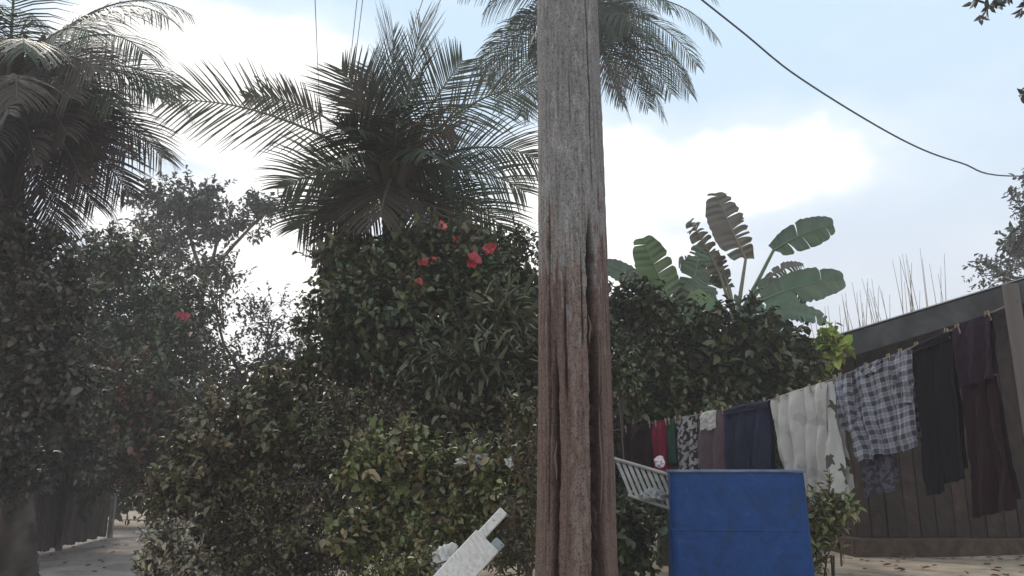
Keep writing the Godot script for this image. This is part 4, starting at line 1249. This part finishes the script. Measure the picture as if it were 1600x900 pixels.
	r = hang.call("navy_trousers", "navy blue trousers hanging behind the blue box", "trousers", 1122, 1190)
	var half: Vector3 = (r[2] as Vector3) * 0.5
	sheet(r[0], "waistband", r[1], r[2], 0.06, navy, 7, 1.0, 0.006, 0.0, 0.0, 0.0)
	sheet(r[0], "trouser_leg", r[1] + Vector3(0, -0.05, 0), half + Vector3(0, -0.05, 0), 0.86, navy, 8, 1.5, 0.025)
	sheet(r[0], "trouser_leg", half * 1.02 + Vector3(0, -0.05, 0), r[2] + Vector3(0, -0.05, 0), 0.83, navy, 9, 1.5, 0.025)
	r = hang.call("white_towel", "large off-white towel draped on the line right of the navy trousers", "towel", 1192, 1279)
	sheet(r[0], "fabric", r[1], r[2], 0.86, white, 10, 4.0, 0.03, 0.32, 0.02, 0.05)
	r = hang.call("stained_cloth", "long white cloth with brown stains behind the towel", "cloth", 1245, 1298)
	sheet(r[0], "fabric", r[1] + Vector3(0, -0.02, -0.1), r[2] + Vector3(0, -0.02, -0.1), 0.93, stained, 11, 2.0, 0.03, -0.1, 0.1, 0.08)
	# the checked shirt: body panel, two sleeves, collar
	r = hang.call("checked_shirt", "grey and white checked shirt on the washing line", "shirt", 1286, 1412)
	var al: Vector3 = r[2]
	sheet(r[0], "shirt_body", al * 0.06, al, 0.68, plaid, 12, 4.0, 0.03, 0.26, 0.12, 0.04)
	sheet(r[0], "sleeve", al * 0.0 + Vector3(0, -0.01, 0.05), al * 0.24 + Vector3(0, -0.01, 0.05), 0.42, plaid, 13, 1.5, 0.025, 0.3, 0.25)
	sheet(r[0], "sleeve", al * 0.74 + Vector3(0, -0.01, 0.05), al * 0.98 + Vector3(0, -0.01, 0.05), 0.36, plaid, 14, 1.5, 0.025, 0.25, 0.0)
	sheet(r[0], "collar", al * 0.38 + Vector3(0, 0.0, 0.055), al * 0.62 + Vector3(0, 0.0, 0.055), 0.07, plaid, 15, 1.0, 0.008)
	r = hang.call("lilac_cloth", "lilac patterned cloth hanging low behind the checked shirt", "cloth", 1335, 1382)
	sheet(r[0], "fabric", r[1] + Vector3(0, -0.3, -0.16), r[2] + Vector3(0, -0.3, -0.16), 0.68, lilac, 16, 2.0, 0.02)
	r = hang.call("black_trousers", "long black trousers right of the checked shirt", "trousers", 1414, 1478)
	half = (r[2] as Vector3) * 0.5
	sheet(r[0], "waistband", r[1], r[2], 0.06, black, 17, 1.0, 0.006, 0.0, 0.0, 0.0)
	sheet(r[0], "trouser_leg", r[1] + Vector3(0, -0.05, 0), half + Vector3(0, -0.05, 0), 1.0, black, 18, 1.0, 0.018, 0.1, 0.0, 0.01)
	sheet(r[0], "trouser_leg", half * 1.02 + Vector3(0, -0.05, 0), r[2] + Vector3(0, -0.05, 0), 0.95, black, 19, 1.0, 0.018, 0.1, 0.0, 0.01)
	r = hang.call("plum_dress", "long dark plum dress nearest the near line post", "dress", 1480, 1545)
	sheet(r[0], "bodice", r[1], r[2], 0.42, plum, 20, 2.0, 0.02, 0.2)
	sheet(r[0], "skirt", (r[2] as Vector3) * 0.1 + Vector3(0, -0.41, 0), (r[2] as Vector3) * 0.9 + Vector3(0, -0.41, 0), 0.85, maroon, 21, 2.0, 0.03, -0.25, 0.0, 0.015)

func build_clutter() -> void:
	# the blue box: a lidded bin of painted sheet metal, a little wider at its foot
	var f := Vector3(1.591, 0.764, -5.900)
	f.y = ground_at(f.x, f.z)
	var t := thing("blue_bin", "large plain blue box bin standing under the washing line", "bin", f, "", -0.15)
	var blue := surface([Color(0.02, 0.045, 0.1), Color(0.006, 0.038, 0.14), Color(0.007, 0.045, 0.17), Color(0.008, 0.05, 0.185), Color(0.008, 0.05, 0.185), Color(0.03, 0.075, 0.2)], 81, 0.035, 1.1, 0.42, 0.12)
	var m := Mesher.new()
	var nseg := 10
	var prof := [[0.0, 0.468, 0.36], [0.02, 0.472, 0.365], [0.5, 0.462, 0.35], [1.02, 0.45, 0.33], [1.08, 0.447, 0.325]]
	for p in prof:
		for c in 4:
			var sx := [1, -1, -1, 1][c] as int
			var sz := [1, 1, -1, -1][c] as int
			for k in nseg + 1:
				var a := PI / 2 * (c + float(k) / nseg)
				var rr := 0.05
				m.v.append(Vector3(sx * (p[1] - rr) + cos(a) * rr, p[0], sz * (p[2] - rr) + sin(a) * rr))
				m.n.append(Vector3(cos(a), 0.04, sin(a)).normalized())
	var row := 4 * (nseg + 1)
	for y in prof.size() - 1:
		for k in row:
			var k2 := (k + 1) % row
			tri(m, y * row + k, (y + 1) * row + k, y * row + k2)
			tri(m, y * row + k2, (y + 1) * row + k, (y + 1) * row + k2)
	part("body", m.mesh(), blue, t)
	for hy in [0.34, 0.7]:
		var hoop := Mesher.new()
		var hx := lerpf(0.472, 0.447, hy / 1.08)
		var hz := lerpf(0.365, 0.325, hy / 1.08)
		var loop := []
		var lr := []
		for c in 4:
			var sx := [1, -1, -1, 1][c] as int
			var sz := [1, 1, -1, -1][c] as int
			for k in 5:
				var a := PI / 2 * (c + k / 4.0)
				loop.append(Vector3(sx * (hx - 0.05) + cos(a) * 0.05, hy, sz * (hz - 0.05) + sin(a) * 0.05))
				lr.append(0.007)
		loop.append(loop[0])
		lr.append(0.007)
		tube(hoop, loop, lr, 6, Color.WHITE)
		part("rib", hoop.mesh(), blue, t)
	var lid := Mesher.new()
	box(lid, Vector3(-0.456, 1.082, -0.336), Vector3(0.456, 1.102, 0.336), Color.WHITE, 0.01)
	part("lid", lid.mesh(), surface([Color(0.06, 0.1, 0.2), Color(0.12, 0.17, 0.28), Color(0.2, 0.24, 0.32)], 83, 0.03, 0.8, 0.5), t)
	# a slatted rack leaning in the shrubs behind the trunk
	var ra := Vector3(0.775, 1.581, -6.200)
	var rb := Vector3(1.162, 1.459, -6.000)
	var rk := thing("slatted_rack", "tilted grey slatted rack between the bare trunk and the blue box", "rack", Vector3(ra.x, ground_at(ra.x, ra.z), ra.z))
	var o := rk.position
	var plastic := surface([Color(0.2, 0.2, 0.19), Color(0.3, 0.3, 0.29), Color(0.38, 0.38, 0.37)], 85, 0.03, 0.8, 0.6)
	var rail := Mesher.new()
	tube(rail, [ra - o, rb - o], [0.014, 0.014], 8, Color.WHITE)
	part("rail", rail.mesh(), plastic, rk)
	var lo := Vector3(0.09, -0.27, 0.12)
	var rail2 := Mesher.new()
	tube(rail2, [ra - o + lo, rb - o + lo], [0.012, 0.012], 8, Color.WHITE)
	part("rail", rail2.mesh(), plastic, rk)
	for k in 9:
		var p := ra.lerp(rb, (k + 0.5) / 9.0) - o
		var sm := Mesher.new()
		var yv := lo.normalized()
		var xv := (rb - ra).normalized()
		var zv := xv.cross(yv).normalized()
		var bs := Basis(xv, yv, zv)
		box(sm, Vector3(-0.017, 0.0, -0.006), Vector3(0.017, lo.length(), 0.006), Color.WHITE, 0.003, bs, p + zv * 0.016)
		part("slat", sm.mesh(), plastic, rk)
	for e in [ra, rb]:
		var lm := Mesher.new()
		var top: Vector3 = e - o
		tube(lm, [Vector3(top.x, -0.02, top.z - 0.05), top + Vector3(0, -0.005, -0.02)], [0.016, 0.014], 7, Color.WHITE)
		part("leg", lm.mesh(), plastic, rk)
	# crumpled plastic and boards in the shrubs
	crumple("white_sack", "crumpled white plastic sack at the foot of the shrub", "sack", Vector3(-0.377, 0.978, -4.800), Vector3(0.13, 0.13, 0.1), 1, Color(0.55, 0.55, 0.53))
	crumple("grey_plastic_bag", "crumpled grey plastic bag caught on top of the green shrub", "bag", Vector3(-0.197, 1.544, -5.200), Vector3(0.2, 0.075, 0.1), 2, Color(0.26, 0.26, 0.26))
	crumple("grey_plastic_bag", "small whitish plastic bag beside the bare trunk's left edge", "bag", Vector3(-0.008, 1.542, -5.000), Vector3(0.05, 0.045, 0.05), 3, Color(0.5, 0.5, 0.5))
	crumple("pinkish_bag", "small pinkish white bag on the slatted rack", "bag", Vector3(1.109, 1.552, -6.100), Vector3(0.05, 0.06, 0.04), 4, Color(0.6, 0.52, 0.54))
	crumple("grey_bundle", "grey bundle of cloth at the lower end of the slatted rack", "bundle", Vector3(1.043, 1.308, -6.000), Vector3(0.13, 0.07, 0.08), 5, Color(0.28, 0.28, 0.28))
	var bd := thing("white_board", "white painted board leaning on the shrub left of the trunk", "board", Vector3(-0.344, 0.900, -4.500))
	var c0 := Vector3.ZERO
	var c1 := Vector3(-0.113, 1.139, -4.550) - bd.position
	var yv := c1.normalized()
	var zv := (Vector3(0.15, 0.3, 1) - yv * yv.dot(Vector3(0.15, 0.3, 1))).normalized()
	var bs := Basis(yv.cross(zv), yv, zv)
	var wpaint := surface([Color(0.46, 0.44, 0.4), Color(0.58, 0.57, 0.55), Color(0.66, 0.66, 0.64), Color(0.7, 0.7, 0.68)], 87, 0.12, 1.3, 0.6, 0.3)
	var b1 := Mesher.new()
	box(b1, Vector3(-0.085, -0.45, -0.02), Vector3(0.085, c1.length() - 0.03, 0.02), Color.WHITE, 0.005, bs, c0)
	part("plank", b1.mesh(), wpaint, bd)
	var b2 := Mesher.new()
	box(b2, Vector3(-0.075, c1.length() - 0.08, -0.052), Vector3(-0.02, c1.length() + 0.15, -0.021), Color.WHITE, 0.005, bs, c0)
	part("batten", b2.mesh(), wpaint, bd)
	var b3 := Mesher.new()
	box(b3, Vector3(0.02, c1.length() - 0.05, -0.045), Vector3(0.085, c1.length() + 0.02, -0.021), Color.WHITE, 0.005, bs, c0)
	part("bracket", b3.mesh(), surface([Color(0.25, 0.3, 0.32), Color(0.35, 0.4, 0.42)], 89, 0.03, 0.8, 0.5), bd)

func crumple(called: String, label: String, cat: String, at: Vector3, r: Vector3, seed_: int, col: Color) -> void:
	var m := Mesher.new()
	var nu := 72
	var nv := 40
	var cell := FastNoiseLite.new()
	cell.noise_type = FastNoiseLite.TYPE_CELLULAR
	cell.cellular_return_type = FastNoiseLite.RETURN_DISTANCE
	cell.fractal_type = FastNoiseLite.FRACTAL_NONE
	cell.frequency = 1.7
	cell.seed = seed_
	for y in nv + 1:
		for x in nu + 1:
			var a := TAU * (x % nu) / nu
			var b := PI * y / nv
			var d := Vector3(sin(b) * cos(a), cos(b), sin(b) * sin(a))
			var k := 0.95 + 0.35 * fine.get_noise_3d(d.x * 14 + seed_ * 30, d.y * 14, d.z * 14) + 0.42 * cell.get_noise_3d(d.x + seed_ * 7, d.y, d.z) + 0.16 * cell.get_noise_3d(d.x * 2.6 + seed_ * 9, d.y * 2.6, d.z * 2.6)
			m.v.append(d * r * k)
	m.n.resize(m.v.size())
	for y in nv + 1:
		for x in nu + 1:
			var p := m.v[y * (nu + 1) + x]
			var du := m.v[y * (nu + 1) + (x + 1) % nu] - m.v[y * (nu + 1) + (x - 1 + nu) % nu]
			var dv := m.v[mini(y + 1, nv) * (nu + 1) + x] - m.v[maxi(y - 1, 0) * (nu + 1) + x]
			var q := du.cross(dv).normalized()
			m.n[y * (nu + 1) + x] = q if q.dot(p) > 0 else (-q if q.length() > 0.5 else p.normalized())
	for y in nv:
		for x in nu:
			var o := y * (nu + 1) + x
			tri(m, o, o + 1, o + nu + 1)
			tri(m, o + 1, o + nu + 2, o + nu + 1)
	var mm := plain(col, 0.35, 0.5)
	mm.backlight = Color(0.3, 0.3, 0.3)
	var p := part(called, m.mesh(), mm, self, at)
	tag(p, label, cat)
